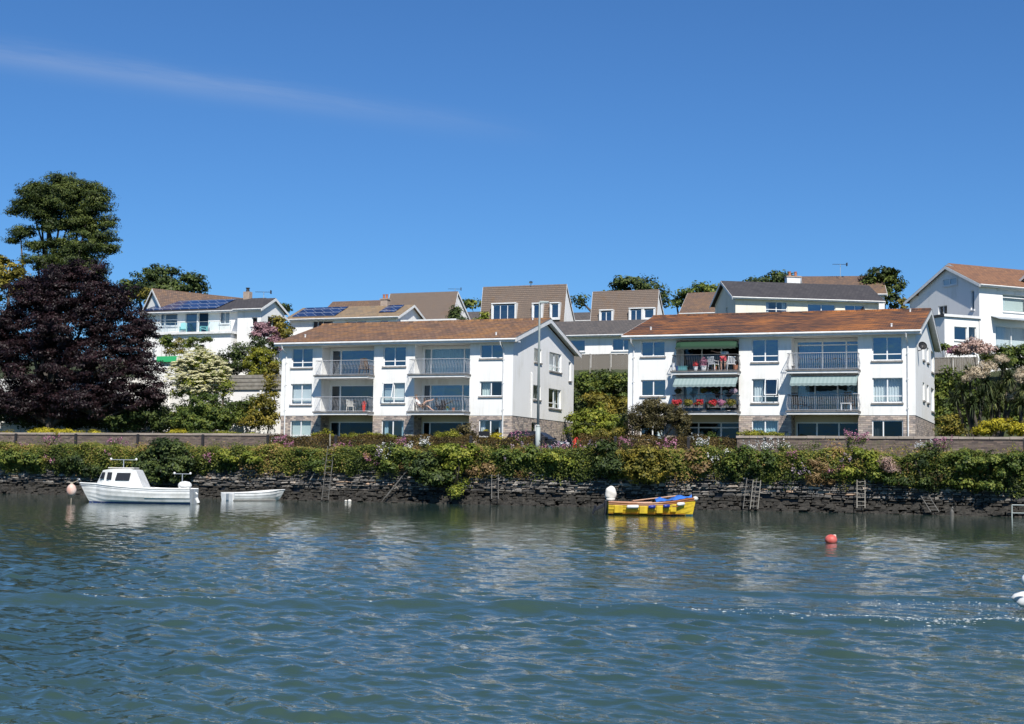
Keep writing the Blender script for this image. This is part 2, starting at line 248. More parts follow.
foliage('pink_flower', [(0, (.34, .11, .19)), (1, (.60, .29, .40))], .2); foliage('lilac_flower', [(0, (.36, .26, .34)), (1, (.6, .48, .56))], .2); foliage('red_flower', [(0, (.45, .02, .03)), (1, (.65, .07, .08))], .2)
foliage('plume', [(0, (.42, .33, .22)), (1, (.70, .60, .44))], .2); foliage('sword', [(0, (.012, .022, .008)), (.6, (.045, .065, .02)), (1, (.15, .16, .06))], .1)
foliage('bronze', [(0, (.025, .022, .009)), (.5, (.075, .065, .024)), (1, (.16, .13, .05))], .18)

# ------------------------------------------------------------------ mesh helpers
def tag(o, label=None, cat=None, group=None, kind=None):
    if label: o['label'] = label
    if cat: o['category'] = cat
    if group: o['group'] = group
    if kind: o['kind'] = kind
    return o
def empty(name, loc, rz=0, label=None, cat=None, group=None):
    o = bpy.data.objects.new(name, None); col.objects.link(o); o.location = loc; o.rotation_euler = (0, 0, rz); o.empty_display_size = .2
    return tag(o, label, cat, group)
class MB:
    def __init__(s): s.v = []; s.f = []; s.r = []
    def add(s, vs, fs, r=0):
        n = len(s.v); s.v += [tuple(p) for p in vs]; s.f += [tuple(i + n for i in f) for f in fs]; s.r += [r] * len(fs)
    def hexa(s, p, r=0): s.add(p, [(0, 3, 2, 1), (4, 5, 6, 7), (0, 1, 5, 4), (1, 2, 6, 5), (2, 3, 7, 6), (3, 0, 4, 7)], r)
    def box(s, x0, x1, y0, y1, z0, z1, r=0): s.hexa([(x0, y0, z0), (x1, y0, z0), (x1, y1, z0), (x0, y1, z0), (x0, y0, z1), (x1, y0, z1), (x1, y1, z1), (x0, y1, z1)], r)
    def face_box(s, fr, a0, a1, b0, b1, d0, d1):        # fr = (origin, along, outward); d outward
        O, A, Nn = fr
        def q(a, b_, d): return (O[0] + A[0] * a + Nn[0] * d, O[1] + A[1] * a + Nn[1] * d, O[2] + b_)
        s.hexa([q(a0, b0, d1), q(a1, b0, d1), q(a1, b0, d0), q(a0, b0, d0), q(a0, b1, d1), q(a1, b1, d1), q(a1, b1, d0), q(a0, b1, d0)])
    def tube(s, pts, rad, n=6, cap=True):
        pts = [Vector(p) for p in pts]; rs = rad if isinstance(rad, (list, tuple)) else [rad] * len(pts); rings = []
        for i, p in enumerate(pts):
            d = (pts[min(i + 1, len(pts) - 1)] - pts[max(i - 1, 0)]).normalized()
            a = d.cross(Vector((0, 0, 1)));  a = Vector((1, 0, 0)) if a.length < .05 else a.normalized(); c = d.cross(a)
            rings.append([p + (a * math.cos(2 * math.pi * k / n) + c * math.sin(2 * math.pi * k / n)) * rs[i] for k in range(n)])
        vs = [q for rg in rings for q in rg]; fs = []
        for i in range(len(pts) - 1):
            for k in range(n): k2 = (k + 1) % n; fs.append((i * n + k, i * n + k2, (i + 1) * n + k2, (i + 1) * n + k))
        if cap: fs += [tuple(range(n - 1, -1, -1)), tuple((len(pts) - 1) * n + k for k in range(n))]
        s.add(vs, fs)
    def ell(s, c, r, nu=14, nv=9, fn=None):
        vs = []; fs = []
        for j in range(nv + 1):
            th = math.pi * j / nv
            for i in range(nu):
                ph = 2 * math.pi * i / nu; d = (math.sin(th) * math.cos(ph), math.sin(th) * math.sin(ph), math.cos(th)); k = fn(d) if fn else 1
                vs.append((c[0] + d[0] * r[0] * k, c[1] + d[1] * r[1] * k, c[2] + d[2] * r[2] * k))
        for j in range(nv):
            for i in range(nu): i2 = (i + 1) % nu; fs.append((j * nu + i, (j + 1) * nu + i, (j + 1) * nu + i2, j * nu + i2))
        s.add(vs, fs)
    def lathe(s, prof, c=(0, 0, 0), n=14):
        vs = [(c[0] + r * math.cos(2 * math.pi * k / n), c[1] + r * math.sin(2 * math.pi * k / n), c[2] + z) for r, z in prof for k in range(n)]
        fs = [(i * n + k, i * n + (k + 1) % n, (i + 1) * n + (k + 1) % n, (i + 1) * n + k) for i in range(len(prof) - 1) for k in range(n)]
        fs += [tuple(range(n - 1, -1, -1)), tuple((len(prof) - 1) * n + k for k in range(n))]; s.add(vs, fs)
    def build(s, name, mat, parent=None, off=None, smooth=False, bevel=0):
        me = bpy.data.meshes.new(name); v = np.array(s.v, float)
        if off is not None and len(v): v = v - np.array(off, float)
        me.from_pydata(v.tolist(), [], s.f); me.materials.append(MATS[mat]); me.update()
        if any(s.r):
            at = me.attributes.new('rnd', 'FLOAT', 'FACE'); at.data.foreach_set('value', np.array(s.r, 'f'))
        if smooth: me.polygons.foreach_set('use_smooth', [True] * len(me.polygons))
        o = bpy.data.objects.new(name, me); col.objects.link(o)
        if parent: o.parent = parent
        if bevel:
            bm = o.modifiers.new('bevel', 'BEVEL'); bm.width = bevel; bm.segments = 2; bm.limit_method = 'ANGLE'
        return o
def dup(o, parent=None):
    c = o.copy(); col.objects.link(c)
    if parent: c.parent = parent
    for ch in list(o.children): dup(ch, c)
    return c
def base_empty(o, name): return o

# leaf clouds -----------------------------------------------------------------
def leafmesh(name, pts, nrm, size, rnd, mat, parent=None, off=(0, 0, 0), asp=.55):
    n = len(pts); a = RS.normal(size=(n, 3)); nrm = nrm / (np.linalg.norm(nrm, axis=1)[:, None] + 1e-9)
    a -= nrm * (a * nrm).sum(1)[:, None]; a /= (np.linalg.norm(a, axis=1)[:, None] + 1e-9); b = np.cross(nrm, a)
    sz = (size * RS.uniform(.6, 1.35, n))[:, None]; p = pts - np.array(off)
    V = np.empty((n, 4, 3), 'f'); V[:, 0] = p + a * sz * .5; V[:, 1] = p + b * sz * asp * .5 + nrm * sz * .07; V[:, 2] = p - a * sz * .5; V[:, 3] = p - b * sz * asp * .5 + nrm * sz * .07
    me = bpy.data.meshes.new(name); me.vertices.add(4 * n); me.vertices.foreach_set('co', V.ravel()); me.loops.add(4 * n); me.polygons.add(n)
    me.loops.foreach_set('vertex_index', np.arange(4 * n, dtype='i')); me.polygons.foreach_set('loop_start', np.arange(0, 4 * n, 4, dtype='i')); me.polygons.foreach_set('loop_total', np.full(n, 4, 'i'))
    me.update(); at = me.attributes.new('rnd', 'FLOAT', 'FACE'); at.data.foreach_set('value', np.clip(rnd, 0, 1).astype('f')); me.materials.append(MATS[mat])
    o = bpy.data.objects.new(name, me); col.objects.link(o)
    if parent: o.parent = parent
    return o
def clumps(blobs, cs, per, flat=.6, thick=.5, k=1.0, upb=.25):
    P_, N_, R_ = [], [], []
    for bb in blobs:
        c = np.array(bb[:3], float); r = np.array(bb[3:6], float)
        n = max(3, int(k * 2.2 * (r[0] * r[1] + r[1] * r[2] + r[0] * r[2]) / cs ** 2))
        d = RS.normal(size=(n, 3)); d[:, 2] += upb; d /= np.linalg.norm(d, axis=1)[:, None]
        cc = c + d * r * RS.uniform(thick, 1.0, n)[:, None] * (1 + .10 * RS.normal(size=(n, 1)))
        cr = RS.uniform(0, 1, n)
        sz = cs * RS.uniform(.65, 1.35, n)
        m_ = int(per); q = RS.normal(size=(n, m_, 3)); q /= np.linalg.norm(q, axis=2)[:, :, None]; q *= (RS.uniform(0, 1, (n, m_)) ** .45)[:, :, None]
        pp = cc[:, None, :] + q * sz[:, None, None] * np.array([1, 1, flat])
        nn = q * .8 + d[:, None, :] * .7 + np.array([0, 0, .5]) + RS.normal(size=(n, m_, 3)) * .45
        rr = np.clip(.5 + (cr[:, None] - .5) * .65 + RS.normal(size=(n, m_)) * .17, 0, 1)
        P_.append(pp.reshape(-1, 3)); N_.append(nn.reshape(-1, 3)); R_.append(rr.ravel())
    return np.concatenate(P_), np.concatenate(N_), np.concatenate(R_)
def limbs(base, tops, r):
    mb = MB(); b = Vector(base)
    for i, tp in enumerate(tops):
        tp = Vector(tp); m_ = b.lerp(tp, .45) + Vector((random.uniform(-.1, .1), random.uniform(-.1, .1), .05)) * (tp - b).length
        if i == 0: mb.tube([b - Vector((0, 0, .3)), b + Vector((0, 0, .25)), m_, tp], [r * 1.35, r, r * .7, r * .2], 8)
        else: mb.tube([b.lerp(Vector(tops[0]), .12 + .4 * random.random()), m_, tp], [r * .5, r * .33, r * .1], 6)
    return mb
def plant(name, cat, label, blobs, mat, leaf=.3, cs=.7, per=50, base=None, trunk_r=.0, group=None, k=1.0, flat=.6, thick=.5, crown='crown', stem='trunk', ry=None, asp=.55, upb=.25, clipz=None):
    """blobs in metres (x, y, z, rx, ry, rz)"""
    B = np.array([b_[:6] for b_ in blobs], float); ctr = B[:, :3].mean(0)
    if base is None: base = (ctr[0], ctr[1], terrain(ctr[0], ctr[1]))
    e = empty(name, base, 0, label, cat, group)
    p, n_, r_ = clumps(blobs, cs, per, flat, thick, k, upb)
    if clipz is not None: p[:, 2] = np.maximum(p[:, 2], clipz + RS.uniform(0, .3, len(p)))
    leafmesh(crown, p, n_, np.full(len(p), leaf), r_, mat, e, base, asp)
    tops = [tuple(b_[:3] + np.array([0, 0, b_[5] * .3])) for b_ in B]; random.shuffle(tops)
    if len(tops) < 3: tops = [tuple(B[0, :3] + np.array([dx * B[0, 3] * .55, dy * B[0, 4] * .4, B[0, 5] * .35])) for dx, dy in ((0, 0), (-1, .3), (1, -.3), (-.4, -1), (.5, 1))]
    limbs(base, tops[:14], trunk_r or .06).build(stem, 'bark', e, base, True)
    return e
def pb(px, py, rpx, rpz, Y, ry=None):   # a clump of the photo at depth Y, in metres
    p = P(px, py, Y); s = ppm(px, Y); rx = rpx / s
    return (p[0], Y, p[2], rx, ry if ry else (rx * .8), rpz / s)

# ------------------------------------------------------------------ the land
def ss(a, b_, x):
    t_ = min(1, max(0, (x - a) / (b_ - a))); return t_ * t_ * (3 - 2 * t_)
def terrain(X, Y):
    if Y < 80.35: return 2.6
    z = 2.95 + .25 * ss(87, 89, Y)
    wl = ss(-60, -56, X)
    bank = (1 - wl) * ss(106.3, 107.2, Y) * 5.7 + wl * ss(106.5, 117, Y) * 7.0
    z += bank
    z += ss(107, 118, Y) * (1 - wl) * 1.3 + ss(118, 150, Y) * 5 + ss(150, 230, Y) * 4
    z += ss(230, 700, Y) * 6
    return z
def build_ground():
    xs = list(np.arange(-130, 30, 2.0)); xs = [-900, -500, -300, -200, -160] + xs + [50, 90, 160, 300, 600]
    ys = [80.35, 83, 86.5, 87, 88, 89, 92, 98, 104, 106.2, 106.4, 106.8, 107.2, 108, 109, 110.5, 112, 113.5, 115, 117, 118.5, 121, 125, 130, 136, 142, 148, 155, 165, 180, 200, 230, 280, 350, 450, 700, 1500]
    v = [(x, y, terrain(x, y) + (random.uniform(-.12, .12) if y > 107 and y < 200 else 0)) for y in ys for x in xs]; nx = len(xs)
    f = [(j * nx + i, j * nx + i + 1, (j + 1) * nx + i + 1, (j + 1) * nx + i) for j in range(len(ys) - 1) for i in range(nx - 1)]
    mb = MB(); mb.add(v, f); o = mb.build('ground', 'earth', smooth=True); o['kind'] = 'structure'
    mb = MB(); mb.box(-150, 60, 81.6, 85.6, 2.8, 2.97); mb.build('road', 'asphalt')['kind'] = 'structure'
    mb = MB(); mb.box(-150, 60, 85.72, 86.75, 2.8, 3.09); mb.build('pavement', 'pavement')['kind'] = 'structure'
    mb = MB(); mb.box(-150, 60, 85.6, 85.72, 2.8, 3.10); mb.box(-150, 60, 81.45, 81.6, 2.8, 3.08); mb.build('kerb', 'kerb')['kind'] = 'structure'
build_ground()

# ------------------------------------------------------------------ the water
def crest1(X): # line of the boat's wake across the near water
    return np.interp(X, [-30, -12.8, -7.1, -.8, 10], [13.5, 16.4, 18.4, 19.3, 20.4])
def crest2(X): return np.interp(X, [-30, -6.8, -.95, 10], [19.5, 21.9, 22.8, 24.0])
def build_water():
    az = np.concatenate([np.linspace(-75, -44, 40, endpoint=False), np.linspace(-44, 3, 760, endpoint=False), np.linspace(3, 60, 60)]) * math.pi / 180
    rr = np.concatenate([np.geomspace(1.5, 5, 25, endpoint=False), np.geomspace(5, 110, 760), np.geomspace(118, 900, 8)])
    A, Rr = np.meshgrid(az, rr); X = Rr * np.sin(A); Y = Rr * np.cos(A)
    Z = np.zeros_like(X); spc = Rr * (math.log(110 / 5) / 760)
    rs = np.random.RandomState(3)
    for i in range(90):
        lam = .10 * (.95 / .10) ** rs.uniform(0, 1); th = R(70) + rs.normal() * .62; ph = rs.uniform(0, 6.28)
        amp = .0047 * lam ** .74
        att = np.clip((lam / spc - 2.4) / 2.0, 0, 1); k_ = 2 * math.pi / lam
        ar = k_ * (X * math.cos(th) + Y * math.sin(th)) + ph + .6 * np.sin(X * .5 + i) * np.cos(Y * .37 + 2 * i)
        Z += amp * att * (np.sin(ar) + .28 * np.sin(2 * ar + .5))
    # patches of stronger and weaker ripple
    gust = .82 + .42 * np.sin(X * .21 + Y * .33 + 1) * np.sin(Y * .17 - X * .11)
    Z *= gust * (1 - .6 * np.clip((Y - 25) / 40, 0, 1))
    d1 = Y - crest1(X) - .12 * np.sin(X * 1.1) - .05 * np.sin(X * 2.9); d2 = Y - crest2(X) - .10 * np.sin(X * .9 + 1)
    h1 = .13 * (.75 + .25 * np.sin(X * .8 + .5)) * (.6 + .4 * np.sin(X * 2.1)**2)
    Z *= (1 - .6 * np.exp(-(d1 / .8) ** 2)) * (1 - .45 * np.exp(-((d2 - .2) / .9) ** 2) * np.clip((X + 11) / 5, 0, 1))
    Z += h1 * np.exp(-(d1 / .40) ** 2) - .03 * np.exp(-((d1 + .75) / .4) ** 2) + .03 * np.exp(-((d1 - 1.4) / .45) ** 2)
    Z += .07 * np.clip((X + 9) / 5, 0, 1) * np.exp(-(d2 / .30) ** 2)
    Z *= np.clip((300 - Rr) / 200, 0, 1)
    nx = len(az); nr = len(rr); me = bpy.data.meshes.new('water'); V = np.stack([X, Y, Z], -1).reshape(-1, 3).astype('f')
    j, i = np.meshgrid(np.arange(nr - 1), np.arange(nx - 1), indexing='ij'); q = np.stack([j * nx + i, (j + 1) * nx + i, (j + 1) * nx + i + 1, j * nx + i + 1], -1).reshape(-1, 4)[:, ::-1]
    me.vertices.add(len(V)); me.vertices.foreach_set('co', V.ravel()); me.loops.add(q.size); me.polygons.add(len(q)); me.loops.foreach_set('vertex_index', q.ravel().astype('i'))
    me.polygons.foreach_set('loop_start', np.arange(0, q.size, 4, dtype='i')); me.polygons.foreach_set('loop_total', np.full(len(q), 4, 'i')); me.update(); me.polygons.foreach_set('use_smooth', np.ones(len(q), bool)); me.materials.append(MATS['water'])
    o = bpy.data.objects.new('water', me); col.objects.link(o); o['kind'] = 'structure'
    # the flecks of foam the wake leaves
    mb = MB()
    def fleck(x, y, z, s):
        q_ = math.hypot(x, y); ia = min(nx - 1, int(np.searchsorted(az, math.atan2(x, y)))); ir = min(nr - 1, int(np.searchsorted(rr, q_))); z = float(Z[ir, ia]) - s * .25
        n = 6; ps = [(x + math.cos(a) * s * random.uniform(1.0, 3.0), y + math.sin(a) * s * random.uniform(.4, 1.0), z) for a in [2 * math.pi * k_ / n for k_ in range(n)]]
        mb.add(ps + [(x, y, z + s * .55)], [(k_, (k_ + 1) % n, n) for k_ in range(n)])
    for i in range(1500):
        x = 1.5 - abs(random.gauss(0, 1)) * 2.6; y = float(crest1(np.array(x))) + random.gauss(.05, .17) * (1 + .5 * math.sin(x * 3)) + .12 * math.sin(x * 1.1); fleck(x, y, .045 + 0, .0035 + random.random() ** 3 * .014)
    for i in range(900):
        x = 1.5 - abs(random.gauss(0, 1)) * 2.2; y = float(crest1(np.array(x))) + random.uniform(.2, 3.2); fleck(x, y, .015, .003 + random.random() ** 3 * .010)
    for cx in (-4.4, -10.9, -11.4, -5.1, -11.9, -12.3):
        for i in range(6): x = cx + random.gauss(0, .10); fleck(x, float(crest1(np.array(x))) + random.gauss(.0, .06) + .12 * math.sin(x * 1.1), .06, random.uniform(.005, .013))
    o = mb.build('foam', 'foam'); tag(o, 'flecks of white foam left along the wake of a boat', 'foam', kind='stuff')
build_water()

# ------------------------------------------------------------------ the quay wall of loose slate
def build_quay():
    e = empty('quay_wall', (-34, 80.2, -.3), 0, 'long rough grey slate quay wall rising from the water under the greenery', 'wall')
    off = (-34, 80.2, -.3); mb = MB(); mb.box(-150, 40, 80.18, 80.45, -1.5, 2.75); mb.build('wall_core', 'engine_dark', e, off)
    mb = MB(); rr = random.Random(11); z = -.35
    while z < 2.75:
        h = rr.uniform(.07, .17); x = -84
        while x < 22:
            wd = rr.uniform(.15, .55) * (1.5 if rr.random() < .2 else 1); d = 79.97 + rr.uniform(-.10, .10) - (.22 * max(0, (.8 - z))); g_ = rr.uniform(.008, .034); v = rr.random()
            v = v * .8 if z < .9 else v
            if rr.random() > .07:
                t_ = [rr.uniform(-.03, .03) for _ in range(12)]; y1 = 80.2; hz = rr.uniform(.75, 1.1); tilt = rr.uniform(-.02, .02); tp_ = rr.uniform(0, wd * .25); tq = rr.uniform(0, wd * .25)
                mb.hexa([(x + g_ + t_[0], d + t_[1], z + g_ + tilt), (x + wd - g_ + t_[3], d + t_[4], z + g_ - tilt), (x + wd, y1, z), (x, y1, z),
                         (x + g_ + tp_, d + .02 + t_[7], z + h * hz - g_ + tilt), (x + wd - g_ - tq, d + .02 + t_[10], z + h * hz - g_ - tilt), (x + wd, y1, z + h), (x, y1, z + h)], v + .001)
            x += wd
        z += h
    mb.build('stones', 'slate', e, off)
    mb = MB()
    for i in range(3000):                       # weed covered rubble along the foot
        x = rr.uniform(-84, 22); f_ = rr.random() ** 1.4; z = -.25 + .75 * f_; y = 79.45 + .5 * f_ + rr.uniform(-.05, .05); s_ = rr.uniform(.08, .24); q = [rr.uniform(-.3, .3) * s_ for _ in range(16)]
        mb.hexa([(x - s_ + q[0], y - s_ * .6 + q[1], z - s_ * .4), (x + s_ + q[2], y - s_ * .6 + q[3], z - s_ * .4), (x + s_, y + s_, z - s_ * .4), (x - s_, y + s_, z - s_ * .4), (x - s_ * .7 + q[4], y - s_ * .4 + q[5], z + s_ * .4 + q[6] * .5), (x + s_ * .7 + q[7], y - s_ * .4 + q[8], z + s_ * .4 + q[9] * .5), (x + s_ * .7, y + s_, z + s_ * .5), (x - s_ * .7, y + s_, z + s_ * .5)], rr.uniform(.05, .5))
    o_ = mb.build('weedy_foot', 'slate', e, off); o_['kind'] = 'stuff'
build_quay()

# ------------------------------------------------------------------ buildings
def panel(mb, O, A, Nn, a0, a1, z0, z1, holes, th):
    """wall of boxes with openings; Nn points outward, the wall lies inward of the plane"""
    xs = sorted({a0, a1} | {min(max(h[i], a0), a1) for h in holes for i in (0, 1)}); zs = sorted({z0, z1} | {min(max(h[i], z0), z1) for h in holes for i in (2, 3)})
    for i in range(len(xs) - 1):
        run = None
        for j in range(len(zs) - 1):
            cx, cz = (xs[i] + xs[i + 1]) / 2, (zs[j] + zs[j + 1]) / 2
            solid = not any(h[0] < cx < h[1] and h[2] < cz < h[3] for h in holes)
            if solid: run = [zs[j], zs[j + 1]] if run is None else [run[0], zs[j + 1]]
            if (not solid or j == len(zs) - 2) and run: mb.face_box((O, A, Nn), xs[i], xs[i + 1], run[0], run[1], -th, 0); run = None
def window(parent, off, fr, a0, a1, z0, z1, cols=2, low=None, top=None, inset=.10, curtain='sides', sill=True, sillmat='sill', fmat='upvc', g='glass', opened=None, name='window', bar=.06, curtmat=None, cdepth=.32):
    mb = MB(); d0, d1 = -inset - .06, -inset
    mb.face_box(fr, a0, a1, z0, z0 + bar, d0, d1); mb.face_box(fr, a0, a1, z1 - bar, z1, d0, d1)
    mb.face_box(fr, a0, a0 + bar, z0 + bar, z1 - bar, d0, d1); mb.face_box(fr, a1 - bar, a1, z0 + bar, z1 - bar, d0, d1)
    edges = cols if isinstance(cols, (list, tuple)) else [k / cols for k in range(1, cols)]
    for q in edges: c = a0 + (a1 - a0) * q; mb.face_box(fr, c - bar * .6, c + bar * .6, z0 + bar, z1 - bar, d0, d1)
    for q in (low, top):
        if q:
            zz = z0 + (z1 - z0) * q
            es = [a0 + bar] + [a0 + (a1 - a0) * v for v in edges] + [a1 - bar]
            for i in range(len(es) - 1): mb.face_box(fr, es[i] + (bar * .6 if i else 0), es[i + 1] - (bar * .6 if i < len(es) - 2 else 0), zz - bar * .5, zz + bar * .5, d0, d1)
    wv = mb.build(name, fmat, parent, off)
    p = MB(); O_, A_, N_ = fr; dd_ = d0 + .026; p.add([(O_[0] + A_[0] * u + N_[0] * dd_, O_[1] + A_[1] * u + N_[1] * dd_, O_[2] + v) for u, v in ((a0 + .03, z0 + .03), (a1 - .03, z0 + .03), (a1 - .03, z1 - .03), (a0 + .03, z1 - .03))], [(0, 1, 2, 3)]); p.build('pane', g, wv, off)
    if sill:
        s_ = MB(); s_.face_box(fr, a0 - .06, a1 + .06, z0 - .11, z0 - .004, -inset, .09); s_.build('sill', sillmat, wv, off)
    W = a1 - a0
    def cur(u0_, u1_, mt):
        c_ = MB(); O, A, Nn = fr; n = max(6, int((u1_ - u0_) / .045)); vs = []
        for i in range(n + 1):
            u = u0_ + (u1_ - u0_) * i / n; d = -inset - cdepth + .035 * math.sin(u * 38 + z0)
            for zz in (z0 + .02, z1 - .03): vs.append((O[0] + A[0] * u + Nn[0] * d, O[1] + A[1] * u + Nn[1] * d, O[2] + zz))
        c_.add(vs, [(2 * i, 2 * i + 2, 2 * i + 3, 2 * i + 1) for i in range(n)]); c_.build('curtain', mt, wv, off)
    cm = curtmat or 'curtain'
    if curtain == 'sides': cur(a0 + .03, a0 + W * .2, cm); cur(a1 - W * .2, a1 - .03, cm)
    elif curtain == 'left': cur(a0 + .03, a0 + W * .38, cm)
    elif curtain == 'right': cur(a1 - W * .36, a1 - .03, cm)
    elif curtain == 'full': cur(a0 + .03, a1 - .03, cm)
    elif curtain == 'blind':
        c_ = MB(); c_.face_box(fr, a0 + .05, a1 - .05, z0 + (z1 - z0) * .08, z1 - .03, -inset - .22, -inset - .205); c_.build('blind', curtmat or 'blind', wv, off)
    if opened is not None:      # a top-hung sash pushed open
        o_ = MB(); O, A, Nn = fr; ua, ub, za, zb = opened; t_ = .30
        def q3(u, v, d): return (O[0] + A[0] * u + Nn[0] * d, O[1] + A[1] * u + Nn[1] * d, O[2] + v)
        def bar3(u0_, v0, u1_, v1):
            k0, k1 = (zb - v0) / (zb - za) * t_, (zb - v1) / (zb - za) * t_
            o_.tube([q3(u0_, v0, k0 + .02), q3(u1_, v1, k1 + .02)], .032, 4)
        bar3(ua, zb, ub, zb); bar3(ua, za, ub, za); bar3(ua, za, ua, zb); bar3(ub, za, ub, zb)
        s2 = o_.build('open_sash', fmat, wv, off); p2 = MB()
        p2.add([q3(ua, zb, .02), q3(ub, zb, .02), q3(ub, za, t_ + .02), q3(ua, za, t_ + .02)], [(0, 1, 2, 3)]); p2.build('sash_pane', g, wv, off)
    return wv

def apartment(X0, W, label, roofmat, front, recesses, gable, verge_r, verge_l, balconies, D, RYG, yb, ZR):
    Y0, ZB = 92.0, 3.2; off = (X0, Y0, ZB); e = empty('apartment_building', off, 0, label, 'building', 'white three storey blocks of flats by the quay')
    F1, F2, ZE = 6.04, 8.62, 10.80; X1 = X0 + W; ZS = 5.80; RY = 1.3
    FR = ((0, Y0, 0), (1, 0, 0), (0, -1, 0)); TH = .28
    holes = [(a, b_, z0, z1) for (a, b_, z0, z1, *_) in front]; rh = [(r_[0], r_[1], ZB + .15, ZE - .07) for r_ in recesses]
    up_ = MB(); panel(up_, *FR, X0, X1, ZS, ZE, holes + rh, TH)
    fs = ((0, Y0 + .03, 0), (1, 0, 0), (0, -1, 0)); st = MB(); panel(st, *fs, X0 + .03, X1 - .03, ZB - .6, ZS, holes + rh, TH)
    # gables: right one with windows, left plain
    GR = ((X1, 0, 0), (0, 1, 0), (1, 0, 0)); gh = [(a, b_, z0, z1) for (a, b_, z0, z1, *_) in gable]
    panel(up_, *GR, Y0 + TH, Y0 + D, ZS, ZE, gh, TH)
    GR2 = ((X1 - .03, 0, 0), (0, 1, 0), (1, 0, 0)); panel(st, *GR2, Y0 + TH + .03, Y0 + D - .03, ZB - .6, ZS, gh, TH)
    GL = ((X0, 0, 0), (0, 1, 0), (-1, 0, 0)); panel(up_, *GL, Y0 + TH, Y0 + D, ZS, ZE, [], TH); panel(st, (X0 + .03, 0, 0), (0, 1, 0), (-1, 0, 0), Y0 + TH + .03, Y0 + D - .03, ZB - .6, ZS, [], TH)
    panel(up_, (0, Y0 + D, 0), (1, 0, 0), (0, 1, 0), X0 + TH, X1 - TH, ZB - .6, ZE, [], TH)
    for xa, xb in ((X0 + .002, X0 + TH), (X1 - TH, X1 - .002)):
        up_.add([(xa, Y0 + .002, ZE), (xb, Y0 + .002, ZE), (xb, Y0 + D, ZE), (xa, Y0 + D, ZE), (xa, RYG, ZR - .2), (xb, RYG, ZR - .2), (xa, Y0 + .002, ZE + .12), (xb, Y0 + .002, ZE + .12), (xa, Y0 + D, ZE + .12), (xb, Y0 + D, ZE + .12)],
                [(0, 6, 4, 8, 3), (1, 2, 9, 5, 7), (0, 1, 7, 6), (6, 7, 5, 4), (4, 5, 9, 8), (3, 8, 9, 2)])
    # recess cheeks, floors, back walls
    cheeks = MB(); slabs = MB(); beige = MB(); inn = MB()
    for (ra, rb, sty) in recesses:
        for xx, sgn in ((ra, 1), (rb, -1)):
            xa, xb = (xx - .2, xx) if sgn > 0 else (xx, xx + .2)
            cheeks.box(xa, xb, Y0 + TH, Y0 + RY + .2, ZS, ZE); st.box(xa, xb, Y0 + TH + .03, Y0 + RY + .2, ZB - .6, ZS)
        BW = ((0, Y0 + RY, 0), (1, 0, 0), (0, -1, 0))
        hs = [(ra + .1, rb - .1, F2 + .06, 10.62), (ra + .1, rb - .1, F1 + .06, 8.06), (ra + .1, rb - .1, ZB + .2, 5.42)]
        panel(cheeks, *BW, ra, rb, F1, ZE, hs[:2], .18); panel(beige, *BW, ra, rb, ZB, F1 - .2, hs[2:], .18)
        for F_ in (F1, F2): slabs.box(ra, rb, Y0, Y0 + RY, F_ - .21, F_ - .005)
    for F_ in (ZB + .15, F1, F2): inn.box(X0 + TH, X1 - TH, Y0 + RY + .2, Y0 + D - TH, F_ - .2, F_)
    inn.box(X0 + TH, X1 - TH, Y0 + TH, Y0 + D - TH, ZE - .02, ZE + .06); inn.box(X0 + TH, X1 - TH, Y0 + 5.2, Y0 + 5.3, ZB + .15, ZE - .02)
    for (ra, rb, _) in recesses:
        for xx in (ra - .3, rb + .22): inn.box(xx, xx + .08, Y0 + RY + .2, Y0 + 5.2, ZB + .15, ZE - .02)
    up_.build('wall', 'render', e, off); st.build('stone_base', 'facing', e, off); cheeks.build('balcony_recess', 'render', e, off); slabs.build('recess_slab', 'white_paint', e, off)
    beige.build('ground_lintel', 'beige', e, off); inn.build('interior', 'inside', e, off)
    for (a, b_, z0, z1, kw) in front: window(e, off, FR, a, b_, z0, z1, **kw)
    for (a, b_, z0, z1, kw) in gable: window(e, off, GR, a, b_, z0, z1, **kw)
    for (ra, rb, sty) in recesses:
        BW = ((0, Y0 + RY, 0), (1, 0, 0), (0, -1, 0))
        for (z0, z1), kw in zip([(F2 + .06, 10.62), (F1 + .06, 8.06), (ZB + .2, 5.42)], sty): window(e, off, BW, ra + .1, rb - .1, z0, z1, sill=False, name='patio_window', inset=.02, bar=.08, cdepth=.25, **kw)
    # roof
    ya, za = 91.36, 10.97; xl, xr = X0 - verge_l, X1 + verge_r; rf = MB(); t_ = .10
    def slope(y0, z0, y1, z1): rf.hexa([(xl, y0, z0), (xr, y0, z0), (xr, y1, z1), (xl, y1, z1), (xl, y0, z0 + t_), (xr, y0, z0 + t_), (xr, y1, z1 + t_), (xl, y1, z1 + t_)])
    slope(ya, za, RYG, ZR); slope(RYG, ZR, yb, za); ro = rf.build('roof', roofmat, e, off)
    rc = MB(); n = int((xr - xl) / .45)
    for i in range(n):
        x = xl + (xr - xl) * i / n; rc.tube([(x, RYG, ZR + .07 + random.uniform(-.01, .01)), (x + (xr - xl) / n - .015, RYG, ZR + .07)], .13, 8)
    rc.build('ridge_tiles', roofmat, ro, off)
    fa = MB(); fa.box(xl, xr, ya - .02, ya + .02, ZE - .02, za + .06); fa.box(xl, xr - .02, ya + .02, Y0 - .002, ZE - .015, ZE + .01)
    fa.tube([(xl, ya - .08, za - .02), (xr, ya - .08, za - .02)], .06, 8)
    fa.box(xr - .35, xr + .005, ya + .021, Y0 + .25, ZE - .016, ZE + .10)
